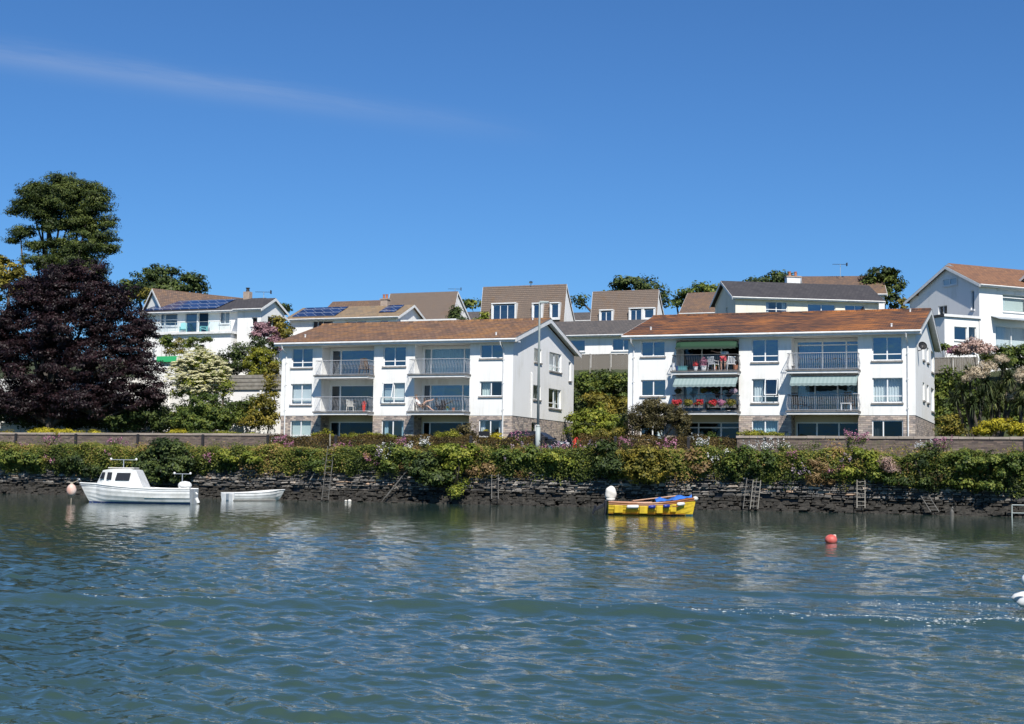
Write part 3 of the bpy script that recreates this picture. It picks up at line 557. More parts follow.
    for xx, sg in ((xr, 1), (xl, -1)):                       # barge boards
        for (y0, z0, y1, z1) in ((ya, za, RYG, ZR), (RYG, ZR, yb, za)):
            x0, x1 = (xx + .003, xx + .035) if sg > 0 else (xx - .035, xx - .003)
            fa.hexa([(x0, y0, z0 - .2), (x1, y0, z0 - .2), (x1, y1, z1 - .2), (x0, y1, z1 - .2), (x0, y0, z0 + t_ - .01), (x1, y0, z0 + t_ - .01), (x1, y1, z1 + t_ - .01), (x0, y1, z1 + t_ - .01)])
            xa, xb = (X1 + .003, xr) if sg > 0 else (xl, X0 - .003)
            fa.hexa([(xa, y0, z0 - .05), (xb, y0, z0 - .05), (xb, y1, z1 - .05), (xa, y1, z1 - .05), (xa, y0, z0 - .003), (xb, y0, z0 - .003), (xb, y1, z1 - .003), (xa, y1, z1 - .003)])
    fa.build('fascia', 'white_paint', e, off)
    eg = MB()
    for (y0, z0, y1, z1) in ((ya, za, RYG, ZR), (RYG, ZR, yb, za)):
        eg.hexa([(xr + .004, y0, z0 + t_ - .008), (xr + .045, y0, z0 + t_ - .008), (xr + .045, y1, z1 + t_ - .008), (xr + .004, y1, z1 + t_ - .008), (xr + .004, y0, z0 + t_ + .035), (xr + .045, y0, z0 + t_ + .035), (xr + .045, y1, z1 + t_ + .035), (xr + .004, y1, z1 + t_ + .035)])
    eg.build('verge_edge', 'dark_edge', ro, off)
    for xx in (X0 + .35, X1 - .72 if X0 < -40 else X1 - .5):
        dp = MB(); dp.tube([(xx, ya - .04, ZE + .02), (xx, ya + .05, ZE - .2), (xx + .05, Y0 - .06, ZE - .5), (xx + .05, Y0 - .06, ZB)], .045, 7)
        for zz in (9.6, 8, 6.2): dp.box(xx - .01, xx + .11, Y0 - .11, Y0 - .001, zz, zz + .05)
        dp.build('downpipe', 'white_paint', e, off)
    for (xx, yy) in ((X0 + W * .92, 92.4), (X1 - .9 + 0, 98.2), (X0 + 1.2, 93.2)):
        zz = za + (yy - ya) * (ZR - za) / (RYG - ya); v_ = MB(); v_.tube([(xx, yy, zz), (xx, yy, zz + .26)], .055, 8); v_.lathe([(.0, .24), (.075, .25), (.075, .29), (0, .31)], (xx, yy, zz), 8); v_.build('vent_pipe', 'white_paint', ro, off)
    # balconies
    for (bx0, bx1, F_, railmat, extra) in balconies:
        sl_ = MB(); sl_.box(bx0, bx1, 90.98, Y0 - .004, F_ - .23, F_ - .085); bo = sl_.build('balcony', 'white_paint', e, off)
        ed = MB(); ed.box(bx0 - .06, bx1 + .06, 90.92, Y0 - .006, F_ - .085, F_ + .012); ed.build('balcony_edge', 'dark_edge', bo, off)
        ra_ = MB(); prof = [(0, .04), (-.07, .22), (-.10, .42), (-.04, .68), (.03, .88), (0, 1.04)]
        yb_ = 91.08
        n = int((bx1 - bx0) / .115)
        for i in range(n + 1):
            x = bx0 + .03 + (bx1 - bx0 - .06) * i / n; ra_.tube([(x, yb_ + p_[0], F_ + p_[1]) for p_ in prof], .0075, 4, False)
        for xx, sg in ((bx0 + .03, 1), (bx1 - .03, -1)):
            for k in range(1, 8): ra_.tube([(xx - sg * (-p_[0]) * .8, yb_ + .115 * k, F_ + p_[1]) for p_ in prof], .0075, 4, False)
            ra_.tube([(xx, yb_, F_ + 1.04), (xx, Y0, F_ + 1.04)], .022, 5); ra_.tube([(xx, yb_, F_ + .06), (xx, Y0, F_ + .06)], .016, 5)
        ra_.tube([(bx0 + .03, yb_, F_ + 1.04), (bx1 - .03, yb_, F_ + 1.04)], .022, 5); ra_.tube([(bx0 + .03, yb_, F_ + .06), (bx1 - .03, yb_, F_ + .06)], .016, 5)
        ra_.build('railing', railmat, bo, off)
    return e
def w_(a, b_, z0, z1, **kw): return (a, b_, z0, z1, kw)
A0 = -53.1
f1 = [w_(-52.3, -50.58, 9.27, 10.66, low=.27, curtain=None, g='blue_glass'), w_(-52.3, -50.58, 6.60, 8.09, low=.27, curtain='blind', curtmat='curtain'), w_(-52.3, -50.58, 4.0, 5.45, low=.27, curtain='blind'),
      w_(-44.95, -43.2, 9.27, 10.66, low=.27, curtain=None, g='blue_glass'), w_(-44.98, -43.22, 6.68, 8.10, low=.27, curtain='blind', curtmat='curtain', opened=(-44.9, -44.12, 7.07, 8.06)), w_(-45.0, -43.24, 4.2, 5.47, curtain='sides', curtmat='blue_curtain'),
      w_(-37.57, -35.9, 9.73, 10.68, curtain=None, g='blue_glass'), w_(-37.58, -35.93, 7.12, 8.14, curtain='left', curtmat='blind'), w_(-37.6, -35.92, 4.35, 5.5, curtain='sides')]
rec1 = [(-49.83, -45.68, [dict(cols=[.19], curtain=None, g='blue_glass'), dict(cols=[.19], curtain=None), dict(cols=[.19], curtain='left', g='dark_glass', curtmat='blue_curtain')]),
        (-42.5, -38.33, [dict(cols=[.14, .78], curtain='full', curtmat='blue_curtain'), dict(cols=[.14, .76], curtain='left', curtmat='blue_curtain', g='blue_glass'), dict(cols=[.14, .76], curtain=None, g='dark_glass')])]
g1 = [w_(96.15, 97.65, 9.8, 10.78, cols=1, curtain='right'), w_(99.4, 102.1, 9.42, 10.78, low=.27, curtain='full'), w_(96.05, 97.6, 7.14, 8.16, cols=1, curtain=None), w_(99.35, 102.1, 6.7, 8.12, low=.27, curtain='sides'),
      w_(103.8, 104.4, 8.95, 10.4, cols=1, curtain=None), w_(95.9, 97.0, 3.5, 5.5, cols=1, curtain=None, sill=False)]
bal1 = [(-49.85, -45.64, 8.62, 'railing', 0), (-49.85, -45.64, 6.04, 'railing', 0), (-42.52, -38.28, 8.62, 'railing', 0), (-42.52, -38.28, 6.04, 'railing', 0)]
apt1 = apartment(A0, 17.96, 'white three storey block of flats with plain balconies, behind the tall lamp post', 'tile_brown', f1, rec1, g1, .42, .25, bal1, 13.05, 98.4, 105.5, 12.97)
f2 = [w_(-26.12, -24.5, 9.68, 10.68, curtain=None, g='blue_glass'), w_(-26.12, -24.45, 7.07, 8.13, curtain=None, g='blue_glass'), w_(-26.15, -24.5, 4.2, 5.4, curtain='right'),
      w_(-18.78, -17.06, 9.21, 10.68, low=.27, curtain=None, g='blue_glass'), w_(-18.77, -17.06, 6.61, 8.13, low=.27, curtain='left', opened=(-17.9, -17.13, 7.1, 8.08)), w_(-18.77, -17.06, 4.3, 5.48, curtain='full', curtmat='blue_curtain'),
      w_(-11.23, -9.42, 9.2, 10.69, low=.27, curtain=None, g='blue_glass'), w_(-11.23, -9.4, 6.58, 8.12, low=.27, curtain='full'), w_(-11.25, -9.38, 4.1, 5.49, cols=[.36], curtain='left', g='dark_glass')]
rec2 = [(-23.75, -19.6, [dict(cols=[.33, .66], curtain=None, g='dark_glass'), dict(cols=[.28, .66], curtain='left', curtmat='blue_curtain'), dict(cols=[.28, .66], top=.82, curtain=None, g='dark_glass')]),
        (-16.25, -12.1, [dict(cols=[.42, .8], top=.86, curtain='left', curtmat='blue_curtain', g='blue_glass'), dict(cols=[.3, .66], curtain='sides', curtmat='blue_curtain'), dict(cols=[.33, .68], curtain=None, g='dark_glass')])]
g2 = [w_(96.8, 98.0, 6.99, 8.16, cols=1, curtain=None), w_(99.7, 101.1, 7.0, 8.19, cols=1, curtain=None), w_(102.9, 105.2, 6.58, 8.19, curtain='sides'), w_(96.8, 98.0, 9.63, 10.6, cols=1, curtain=None), w_(99.8, 101.2, 9.69, 10.72, cols=1, curtain=None), w_(103.1, 105.3, 9.3, 10.75, curtain='sides')]
bal2 = [(-23.8, -19.52, 8.62, 'dark_railing', 0), (-23.8, -19.52, 6.04, 'dark_railing', 0), (-16.36, -11.98, 8.62, 'railing', 0), (-16.36, -11.98, 6.04, 'railing', 0)]
apt2 = apartment(-27.0, 18.38, 'white three storey block of flats with green awnings and flowers, nearer the right edge', 'tile_rust', f2, rec2, g2, .38, .25, bal2, 14.0, 99.0, 106.6, 13.02)

# awnings belong to the second block
def awning(x0, x1, ztop, drop, outd, mat, vmat, name, box_=False):
    off = (-27.0, 92, 3.2); mb = MB(); n = 10
    if box_:                     # rounded Dutch blind
        vs = []
        for i in range(9):
            a = math.pi / 2 * i / 8
            for x, ins in ((x0, .0), (x0 + .35, 0), (x1 - .35, 0), (x1, 0)):
                sc_ = 1.0 if x in (x0 + .35, x1 - .35) else .8
                vs.append((x, 92.0 - outd * math.sin(a) * sc_, ztop - drop * (1 - math.cos(a)) ))
        mb.add(vs, [(i * 4 + j, i * 4 + j + 1, (i + 1) * 4 + j + 1, (i + 1) * 4 + j) for i in range(8) for j in range(3)])
        c = len(mb.v); mb.add([(x0, 92.0, ztop)] + [vs[i * 4] for i in range(9)] + [(x0, 92.0, ztop - drop)], [tuple(range(11))]); mb.add([(x1, 92.0, ztop)] + [vs[i * 4 + 3] for i in range(9)] + [(x1, 92.0, ztop - drop)], [tuple(range(10, -1, -1))])
        yv = 92 - outd
        yv += .001
    else:
        mb.hexa([(x0, 90.62, ztop - drop), (x1, 90.62, ztop - drop), (x1, 91.2, ztop), (x0, 91.2, ztop), (x0, 90.61, ztop - drop + .01), (x1, 90.61, ztop - drop + .01), (x1, 91.19, ztop + .015), (x0, 91.19, ztop + .015)]); mb.tube([(x0, 91.22, ztop + .02), (x1, 91.22, ztop + .02)], .05, 6); yv = 90.605
    o = mb.build(name, mat, apt2, off)
    v_ = MB(); m_ = int((x1 - x0) / .06); vs = []
    for i in range(m_ + 1):
        x = x0 + (x1 - x0) * i / m_; vs += [(x, yv, ztop - drop + .0), (x, yv, ztop - drop - .10 - .04 * abs(math.sin(i * .5)))]
    v_.add(vs, [(2 * i, 2 * i + 2, 2 * i + 3, 2 * i + 1) for i in range(m_)]); v_.build('valance', vmat, o, off)
awning(-23.6, -19.65, 10.62, .46, .85, 'awning_green', 'valance_dark', 'awning', True)
awning(-23.6, -19.5, 8.13, .44, .75, 'awning_stripe', 'awning_stripe', 'awning')
awning(-16.1, -12.0, 8.15, .44, .75, 'awning_stripe', 'awning_stripe', 'awning')
# satellite dish and its bracket on the gable of the second block
mb = MB(); c = (-8.35, 93.4, 10.15); mb.lathe([(0, 0), (.12, .02), (.22, .08), (.28, .14), (.275, .15), (.25, .10), (.1, .035), (0, .02)], (0, 0, 0), 16)
off = (-27.0, 92, 3.2); mb.v = [tuple(Vector(c) + Matrix.Rotation(R(25), 3, 'Z') @ (Matrix.Rotation(R(68), 3, 'X') @ Vector(p_))) for p_ in mb.v]
do = mb.build('satellite_dish', 'black', apt2, off); mb = MB(); mb.tube([(-8.6, 93.5, 9.9), (-8.4, 93.5, 9.95), (-8.35, 93.42, 10.15)], .03, 5); mb.tube([(-8.3, 93.35, 10.0), (-8.2, 93.0, 10.2)], .015, 5); mb.build('bracket', 'black_iron', do, off)
mb = MB(); mb.tube([(-35.08, 95.6, 5.8), (-35.08, 95.6, 8.9), (-35.14, 95.6, 9.0)], .045, 6); mb.build('waste_pipe', 'white_paint', apt1, (A0, 92, 3.2))

def house(label, X, Y, Z, rot, Lx, D, he, rise, roofmat, wins=(), wallmat='render', group=None, verge=.35, eave=.45, gables=True, ridge_f=.5, chim=None, name='house', hip=0, ground_drop=3.0, parent=None, roofname='roof', wallname='wall', flat=False):
    """rot: degrees; front faces local -y. wins: (face, a0, a1, z0, z1, kw)"""
    e = parent or empty(name, (X, Y, Z), R(rot), label, 'house', group); TH = .25; mb = MB()
    faces = {'front': ((0, 0, 0), (1, 0, 0), (0, -1, 0)), 'right': ((Lx, 0, 0), (0, 1, 0), (1, 0, 0)), 'left': ((0, 0, 0), (0, 1, 0), (-1, 0, 0)), 'back': ((0, D, 0), (1, 0, 0), (0, 1, 0))}
    for f_, rng in (('front', (0, Lx)), ('right', (TH, D)), ('left', (TH, D)), ('back', (TH, Lx - TH))):
        hs = [(q[1], q[2], q[3], q[4]) for q in wins if q[0] == f_]; panel(mb, *faces[f_], rng[0], rng[1], -ground_drop, he, hs, TH)
    yr = D * ridge_f
    if not flat and not hip:
        for xa, xb in ((.002, TH), (Lx - TH, Lx - .002)):
            mb.add([(xa, 0, he), (xb, 0, he), (xb, D, he), (xa, D, he), (xa, yr, he + rise - .08), (xb, yr, he + rise - .08)], [(0, 4, 3), (1, 2, 5), (0, 1, 5, 4), (4, 5, 2, 3)])
    mb.box(TH, Lx - TH, TH, D - TH, he - .06, he + .02); 
    mb.build(wallname, wallmat, e)
    t_ = .09; rf = MB(); z0f = he - eave * rise / yr; z0b = he - eave * rise / (D - yr)
    if flat:
        rf.box(-eave, Lx + eave, -eave, D + eave * .2, he + .021, he + .2)
    else:
        xl, xr = -verge, Lx + verge
        rf.hexa([(xl, -eave, z0f), (xr, -eave, z0f), (xr - hip, yr, he + rise), (xl + hip, yr, he + rise), (xl, -eave, z0f + t_), (xr, -eave, z0f + t_), (xr - hip, yr, he + rise + t_), (xl + hip, yr, he + rise + t_)])
        rf.hexa([(xl + hip, yr, he + rise), (xr - hip, yr, he + rise), (xr, D + eave, z0b), (xl, D + eave, z0b), (xl + hip, yr, he + rise + t_), (xr - hip, yr, he + rise + t_), (xr, D + eave, z0b + t_), (xl, D + eave, z0b + t_)])
        if hip:
            rf.add([(xl, -eave, z0f + t_), (xl + hip, yr, he + rise + t_), (xl, D + eave, z0b + t_)], [(0, 2, 1)]); rf.add([(xr, -eave, z0f + t_), (xr - hip, yr, he + rise + t_), (xr, D + eave, z0b + t_)], [(0, 1, 2)])
    ro = rf.build(roofname, roofmat, e)
    fa = MB()
    if flat: fa.box(-eave - .02, Lx + eave + .02, -eave - .03, -eave - .003, he + .0, he + .21)
    else:
        fa.box(-verge, Lx + verge, -eave - .03, -eave - .003, z0f - .12, z0f + .07); fa.box(-verge + .01, Lx + verge - .01, -eave, -.003, z0f - .10, z0f - .06); fa.tube([(-verge, -eave - .08, z0f + .01), (Lx + verge, -eave - .08, z0f + .01)], .055, 6)
        if not hip:
            for x0, x1 in ((Lx + verge + .003, Lx + verge + .035), (-verge - .035, -verge - .003)):
                for (y0, za_, y1, zb_) in ((-eave, z0f, yr, he + rise), (yr, he + rise, D + eave, z0b)):
                    fa.hexa([(x0, y0, za_ - .2), (x1, y0, za_ - .2), (x1, y1, zb_ - .2), (x0, y1, zb_ - .2), (x0, y0, za_ + .05), (x1, y0, za_ + .05), (x1, y1, zb_ + .05), (x0, y1, zb_ + .05)])
    fa.build('fascia', 'white_paint', e)
    for (f_, a0, a1, z0, z1, kw) in wins: window(e, None, faces[f_], a0, a1, z0, z1, **kw)
    if chim:
        for (cx, cy, cw, ch) in chim:
            cz = he + rise * (1 - abs(cy - yr) / (D - yr)) - .3; cb = MB(); cb.box(cx - cw / 2, cx + cw / 2, cy - .35, cy + .35, cz, cz + ch); co = cb.build('chimney', 'white_paint' if cw > .9 else 'brick_chim', ro)
            cb = MB(); cb.box(cx - cw / 2 - .07, cx + cw / 2 + .07, cy - .42, cy + .42, cz + ch + .002, cz + ch + .12); cb.build('chimney_cap', 'brick_chim', co)
            for k in (-1, 1): cb = MB(); cb.lathe([(.13, 0), (.11, .38), (.14, .40), (.14, .45)], (cx + k * cw * .22, cy, cz + ch + .12), 9); cb.build('chimney_pot', 'terracotta', co)
    return e
W = lambda f_, a0, a1, z0, z1, **kw: (f_, a0, a1, z0, z1, dict(dict(sillmat='white_paint'), **kw))
def solar_on(e, roof_eave, yr, he, rise, x0, x1, s0, s1, shear=0):
    """a bank of panels lying on the front slope between fractions s0..s1"""
    def q(x, s, h): y = -roof_eave + (yr + roof_eave) * s; z = he - roof_eave * rise / yr + (rise + roof_eave * rise / yr) * s; return (x, y, z + .09 + h)
    mb = MB(); nx = max(1, round((x1 - x0) / 1.05)); 
    for j in range(2):
        sa, sb = s0 + (s1 - s0) * j / 2 + .008, s0 + (s1 - s0) * (j + 1) / 2 - .008
        for i in range(nx):
            xa, xb = x0 + (x1 - x0) * i / nx + .02, x0 + (x1 - x0) * (i + 1) / nx - .02
            mb.hexa([q(xa + shear * sa, sa, .06), q(xb + shear * sa, sa, .06), q(xb + shear * sb, sb, .06), q(xa + shear * sb, sb, .06), q(xa + shear * sa, sa, .10), q(xb + shear * sa, sa, .10), q(xb + shear * sb, sb, .10), q(xa + shear * sb, sb, .10)])
    mb.build('solar_panels', 'solar', e)

# house A: white house with the solar roof and a sun terrace
XA, YA, ZA = -82.3, 116.4, 10.2
hA = house('white hillside house with long solar roof and turquoise chairs on its balcony', XA, YA, ZA, 0, 10.6, 8.0, 6.6, 1.45, 'tile_dark',
    [W('front', 1.75, 3.7, 5.2, 6.4, cols=[.25], low=.5, curtain='sides'), W('front', 4.55, 5.85, 4.45, 6.42, cols=1, curtain=None, g='blue_glass', sill=False), W('front', 6.0, 7.1, 4.45, 6.42, cols=1, curtain=None, sill=False, g='dark_glass'), W('front', 8.35, 9.4, 5.3, 6.4, cols=2, curtain='full')], eave=.5, verge=.3)
solar_on(hA, .5, 4.0, 6.6, 1.45, -.1, 7.9, .10, .90, shear=0)
uw = empty('upper_wing', (1.2, 1.2, 0), R(63)); uw.parent = hA; house(None, 0, 0, 0, 0, 13.0, 3.6, 7.15, 1.9, 'tile_redold', [], parent=uw, verge=.25, eave=.3)
mb = MB(); mb.box(8.6, 8.6 + .65, 3.6, 4.2, 7.4, 8.75); co = mb.build('chimney', 'brick_chim', hA); mb = MB(); mb.lathe([(.18, 0), (.14, .3), (.2, .32), (.2, .4)], (8.92, 3.9, 8.75)); mb.build('chimney_pot', 'black_iron', co)
w1 = empty('side_wing', (10.9, -1.0, 0)); w1.parent = hA; house(None, 0, 0, 0, 0, 2.5, 4.2, 6.6, 1.0, 'tile_dark', [W('front', 1.5, 2.1, 4.9, 5.7, cols=1, curtain=None), W('right', 1.2, 3.2, 4.6, 5.9, cols=2, curtain='sides')], parent=w1, verge=.25)
lw = MB(); panel(lw, (0, -1.6, 0), (1, 0, 0), (0, -1, 0), 2.4, 10.6, -2.5, 4.15, [(7.2, 7.8, 2.6, 3.2), (7.2, 7.8, 3.35, 3.75)], .25); lw.box(2.4, 2.65, -1.35, -.2, -2.5, 4.15); lw.box(10.35, 10.6, -1.35, -.2, -2.5, 4.15); lw.build('lower_storey', 'render', hA)
mb = MB(); mb.box(2.2, 10.8, -1.9, -.01, 4.17, 4.38); te = mb.build('terrace', 'white_paint', hA)
mb = MB()
for i in range(8): mb.tube([(2.3 + i * 1.2, -1.8, 4.38), (2.3 + i * 1.2, -1.8, 5.3)], .025, 5)
mb.tube([(2.3, -1.8, 5.3), (10.7, -1.8, 5.3)], .02, 5); mb.build('terrace_rail', 'galv', te)
mb = MB(); mb.add([(2.32, -1.8, 4.45), (10.68, -1.8, 4.45), (10.68, -1.8, 5.26), (2.32, -1.8, 5.26)], [(0, 1, 2, 3)]); mb.build('glass_screen', 'glass', te)
def sun_chair(x, y, z, rz, lab):
    e = empty('armchair', (x, y, z), R(rz), lab, 'chair', 'turquoise terrace chairs'); mb = MB(); mb.hexa([(-.3, -.3, .35), (.3, -.3, .35), (.3, .25, .28), (-.3, .25, .28), (-.3, -.3, .39), (.3, -.3, .39), (.3, .25, .32), (-.3, .25, .32)]); mb.build('seat', 'teal_chair', e)
    mb = MB()
    for i in range(5): x0 = -.29 + i * .12; mb.hexa([(x0, .22, .3), (x0 + .1, .22, .3), (x0 + .1, .55, 1.0 + .03 * (2 - abs(i - 2))), (x0, .55, 1.0 + .03 * (2 - abs(i - 2))), (x0, .25, .3), (x0 + .1, .25, .3), (x0 + .1, .58, 1.0), (x0, .58, 1.0)])
    mb.build('backrest', 'teal_chair', e)
    for s in (-1, 1): mb = MB(); mb.box(s * .33 - .05, s * .33 + .05, -.34, .3, .54, .57); mb.build('armrest', 'teal_chair', e)
    for sx in (-1, 1):
        for sy in (-.28, .3): mb = MB(); mb.box(sx * .31 - .03, sx * .31 + .03, sy - .03, sy + .03, 0, .54); mb.build('leg', 'teal_chair', e)
    return e
sun_chair(XA + 5.0, YA - .9, ZA + 4.385, 30, 'turquoise garden chair in front of the sky tinted glass door of the solar house')
sun_chair(XA + 7.2, YA - .9, ZA + 4.385, -50, 'turquoise garden chair in front of the dark open door of the solar house')
for sx, sd in ((2.0, 'left'),):
    e = empty('patio_table', (XA + 3.2, YA - 1.0, ZA + 4.385), 0, 'small white terrace table with chairs below the left window of the solar house', 'table'); mb = MB(); mb.lathe([(.45, .70), (.45, .74)]); mb.build('tabletop', 'plastic_white', e)
    for k in range(4): mb = MB(); a = k * math.pi / 2 + .4; mb.tube([(.3 * math.cos(a), .3 * math.sin(a), .7), (.4 * math.cos(a), .4 * math.sin(a), 0)], .02, 5); mb.build('leg', 'plastic_white', e)

# house B: bungalow with panels
hB = house('long white bungalow with solar panels and a tan tiled roof above the first block', -73.3, 128.4, 12.9, 0, 12.0, 6.4, 4.35, 1.35, 'tile_tan',
    [W('front', 2.6, 4.9, 2.0, 4.0, cols=[.25, .5], curtain=None, g='blue_glass'), W('front', 6.3, 8.6, 2.6, 3.9, cols=2, curtain=None, g='blue_glass'), W('front', 10.1, 11.0, 2.7, 3.9, cols=1, curtain=None, g='blue_glass'), W('right', 2.2, 4.2, 2.6, 3.8, curtain=None)], chim=[(9.0, 3.4, .75, 1.05)], eave=.45)
solar_on(hB, .45, 3.2, 4.35, 1.35, .2, 5.1, .12, .92, shear=0); solar_on(hB, .45, 3.2, 4.35, 1.35, 9.6, 11.4, .3, .92)
# B annex
house('low flat roofed white annex beside the tan tiled bungalow', -60.8, 128.8, 13.2, 0, 5.5, 4, 3.4, .6, 'concrete', [W('front', 1.0, 1.9, 1.2, 2.9, cols=1, curtain=None)], flat=True, eave=.2, ground_drop=2)
# C long roof behind B
house('low brown roofed house showing only its roof behind the tan tiled bungalow', -79.8, 146, 14.6, 0, 8.6, 8, 4.5, 2.5, 'tile_redold', [], verge=.2)
# D
house('brown roofed house left of the dark conifer, its roof rising above the tan bungalow', -71.3, 146, 15.2, 0, 8.1, 6.5, 3.2, 3.6, 'tile_hung', [W('front', 6.0, 7.8, 1.6, 3.2, curtain=None)], verge=.12, ridge_f=.25, eave=.2)
# small bungalow between D and E
house('distant low bungalow between two big brown roofs, left of the tall one', -68.5, 156, 16.8, 0, 11, 7, 2.9, 1.4, 'tile_grey', [W('front', 7.2, 9.2, 1.0, 2.3, curtain=None, g='blue_glass')])
# E: steep tile roof with box windows
def chalet(label, x0, x1, yf, zb, ztop, rm, wins, grey=None):
    Lx = x1 - x0; he = .9; rise = ztop - zb - he; D = 6.0
    e = house(label, x0, yf, zb, 0, Lx, D, he, rise, rm, [], verge=.12, eave=.12, ridge_f=.2)
    yr = D * .2
    for (a0, a1, z0, z1, cols) in wins:
        # each box window stands out of the slope
        zf = z0 - zb; zt = z1 - zb; yb0 = (zf - he) / rise * yr; yb1 = (zt - he) / rise * yr + .4; y0 = max(yb0 - .25, -.1)
        d_ = MB(); d_.box(a0 - .18, a0, y0, yb1, zf - .2, zt + .12); d_.box(a1, a1 + .18, y0, yb1, zf - .2, zt + .12); d_.box(a0 - .18, a1 + .18, y0 - .06, yb1 + .5, zt + .121, zt + .24); d_.box(a0, a1, y0, y0 + .3, zf - .2, zf)
        do_ = d_.build('dormer', 'white_paint', e); window(do_, None, ((0, y0 + .08, 0), (1, 0, 0), (0, -1, 0)), a0, a1, zf, zt, cols=cols, sill=False, curtain=None, g='blue_glass', inset=.02)
    return e
cE = chalet('tall brown roofed house with white box windows, right behind the lamp post', -61.0, -51.3, 149, 15.9, 22.75, 'tile_hung', [(1.5, 4.1, 18.9, 20.6, 3), (6.3, 7.2, 19.0, 20.5, 1), (8.4, 9.2, 19.0, 20.5, 1)])
# F
cF = chalet('grey brown roofed house with low box windows, left of the second block', -47.4, -40.3, 147, 15.4, 21.55, 'tile_hung', [(1.1, 2.3, 18.2, 19.3, 2), (4.4, 5.6, 18.1, 19.4, [.5]), (5.9, 6.9, 18.5, 19.4, 1)])
# roof cowl that catches the sun on E
mb = MB(); mb.lathe([(.08, 0), (.08, .3), (.2, .32), (.22, .45), (.1, .55)], (5.6, 1.2, 6.85)); mb.build('vent_cowl', 'chrome', cE)
# low bungalows behind
house('low white bungalow with a long grey roof between the two blocks of flats', -49.5, 131.2, 12.0, 0, 13.5, 7, 3.35, 1.5, 'tile_grey',
    [W('front', 1.2, 2.3, 1.9, 3.0, cols=1, curtain=None, g='blue_glass'), W('front', 4.1, 6.7, 1.65, 2.75, cols=1, curtain=None, g='blue_glass'), W('front', 9.4, 11.6, 1.65, 2.8, cols=2, curtain=None, g='blue_glass')], eave=.6)
house('distant low bungalow between the two steep brown roofs', -54.5, 158, 17.1, 0, 10.5, 7, 2.6, 1.2, 'tile_grey', [W('front', 3, 5, .9, 2.1, curtain=None)])
house('distant grey roofed bungalow right of the steep grey brown house', -40.8, 160, 17.2, 0, 8.5, 7, 2.4, 1.3, 'tile_grey', [])
house('small orange brown gable roof peeping out left of the cream house', -39.0, 154, 16.5, 0, 4.6, 7, 3.4, 2.4, 'tile_redold', [])
# G cream house
hG = house('cream rendered house with slate grey roof above the second block', -27.6, 128, 12.3, 28, 13.4, 7, 5.85, 1.7, 'tile_dark',
    [W('front', 2.8, 4.8, 4.0, 5.4, cols=2, low=.5, curtain='sides'), W('front', 6.7, 9.3, 4.0, 5.3, cols=2, curtain=None, g='blue_glass'), W('front', 10.2, 12.1, 4.0, 5.3, cols=2, low=.5, curtain=None, g='blue_glass'), W('left', 2.6, 3.2, 4.5, 5.1, cols=1, curtain=None, sill=False)], wallmat='cream', chim=[(6.6, 4.0, 1.3, 1.2)], verge=.4)
hI = house('brown roofed house with a white barge board behind the cream house', -24.4, 146, 16.5, 12, 7.8, 8, 4.0, 2.15, 'tile_redold', [], verge=.2)
def aerial(x, y, z, h, lab, rz=20, k=1):
    e = empty('tv_aerial', (x, y, z), R(rz), lab, 'aerial'); mb = MB(); mb.tube([(0, 0, 0), (0, 0, h)], .025, 5); mb.build('mast', 'galv', e)
    mb = MB(); mb.tube([(-.8, 0, h), (.7, 0, h)], .02, 5)
    for i in range(7): mb.tube([(-.75 + i * .2, -.25, h), (-.75 + i * .2, .25, h)], .014, 4)
    mb.box(.62, .70, -.2, .2, h - .16, h + .16); mb.build('antenna', 'black_iron', e)
aerial(-21.4, 149.6, 22.5, 1.3, 'thin television aerial on a tall mast above the brown roof at the right')
aerial(-70.0, 117.6, 17.6, .9, 'small television aerial on the dark roof end of the solar house')
aerial(-64.2, 149.4, 22.0, .6, 'small television aerial on the right end of a brown ridge')
# J white house at the right
hJ = house('large white house with orange brown roof and shaded gable at the right edge', -6.55, 124.6, 12.4, 45, 7.2, 7.5, 5.75, 1.8, 'tile_orange',
    [W('front', 2.5, 5.0, 3.55, 5.0, cols=1, top=.82, curtain='blind'), W('front', 1.7, 5.2, .4, 2.3, cols=[.5], curtain='full', sill=False), W('left', 2.6, 4.3, 5.95, 6.55, cols=2, curtain=None, sillmat='white_paint', inset=-.07), W('left', .6, 1.0, 3.6, 5.2, cols=1, curtain=None), W('left', 3.9, 5.0, 3.1, 4.3, cols=2, curtain=None, sillmat='white_paint')], chim=[(6.4, 5.2, .6, .7)], verge=.3)
w2 = empty('rear_wing', (2.2, .4, 0)); w2.parent = hJ; house(None, 0, 0, 0, 0, 8, 11.0, 5.6, 2.6, 'tile_orange', [], parent=w2, verge=.3)
w3 = empty('low_wing', (-3.6, .05, 0)); w3.parent = hJ; house(None, 0, 0, 0, 0, 3.55, 4.5, 2.75, .6, 'tile_grey', [W('front', 1.0, 2.35, .9, 2.0, cols=1, curtain=None, g='blue_glass'), W('front', 2.5, 3.3, -.3, 2.05, cols=1, curtain=None, sill=False)], parent=w3, flat=True, eave=.15)
w4 = empty('front_wing', (5.9, -3.2, 0)); w4.parent = hJ; house(None, 0, 0, 0, 0, 6, 6, 5.7, 1.6, 'tile_orange', [W('left', 1, 2, 3.5, 4.8, cols=1, curtain=None)], parent=w4)
mb = MB(); mb.hexa([(1.2, -1.0, 2.75), (5.3, -1.0, 2.75), (5.3, -.02, 3.05), (1.2, -.02, 3.05), (1.2, -1.0, 2.78), (5.3, -1.0, 2.78), (5.3, -.02, 3.08), (1.2, -.02, 3.08)]); mb.build('awning', 'grey_hull', hJ)

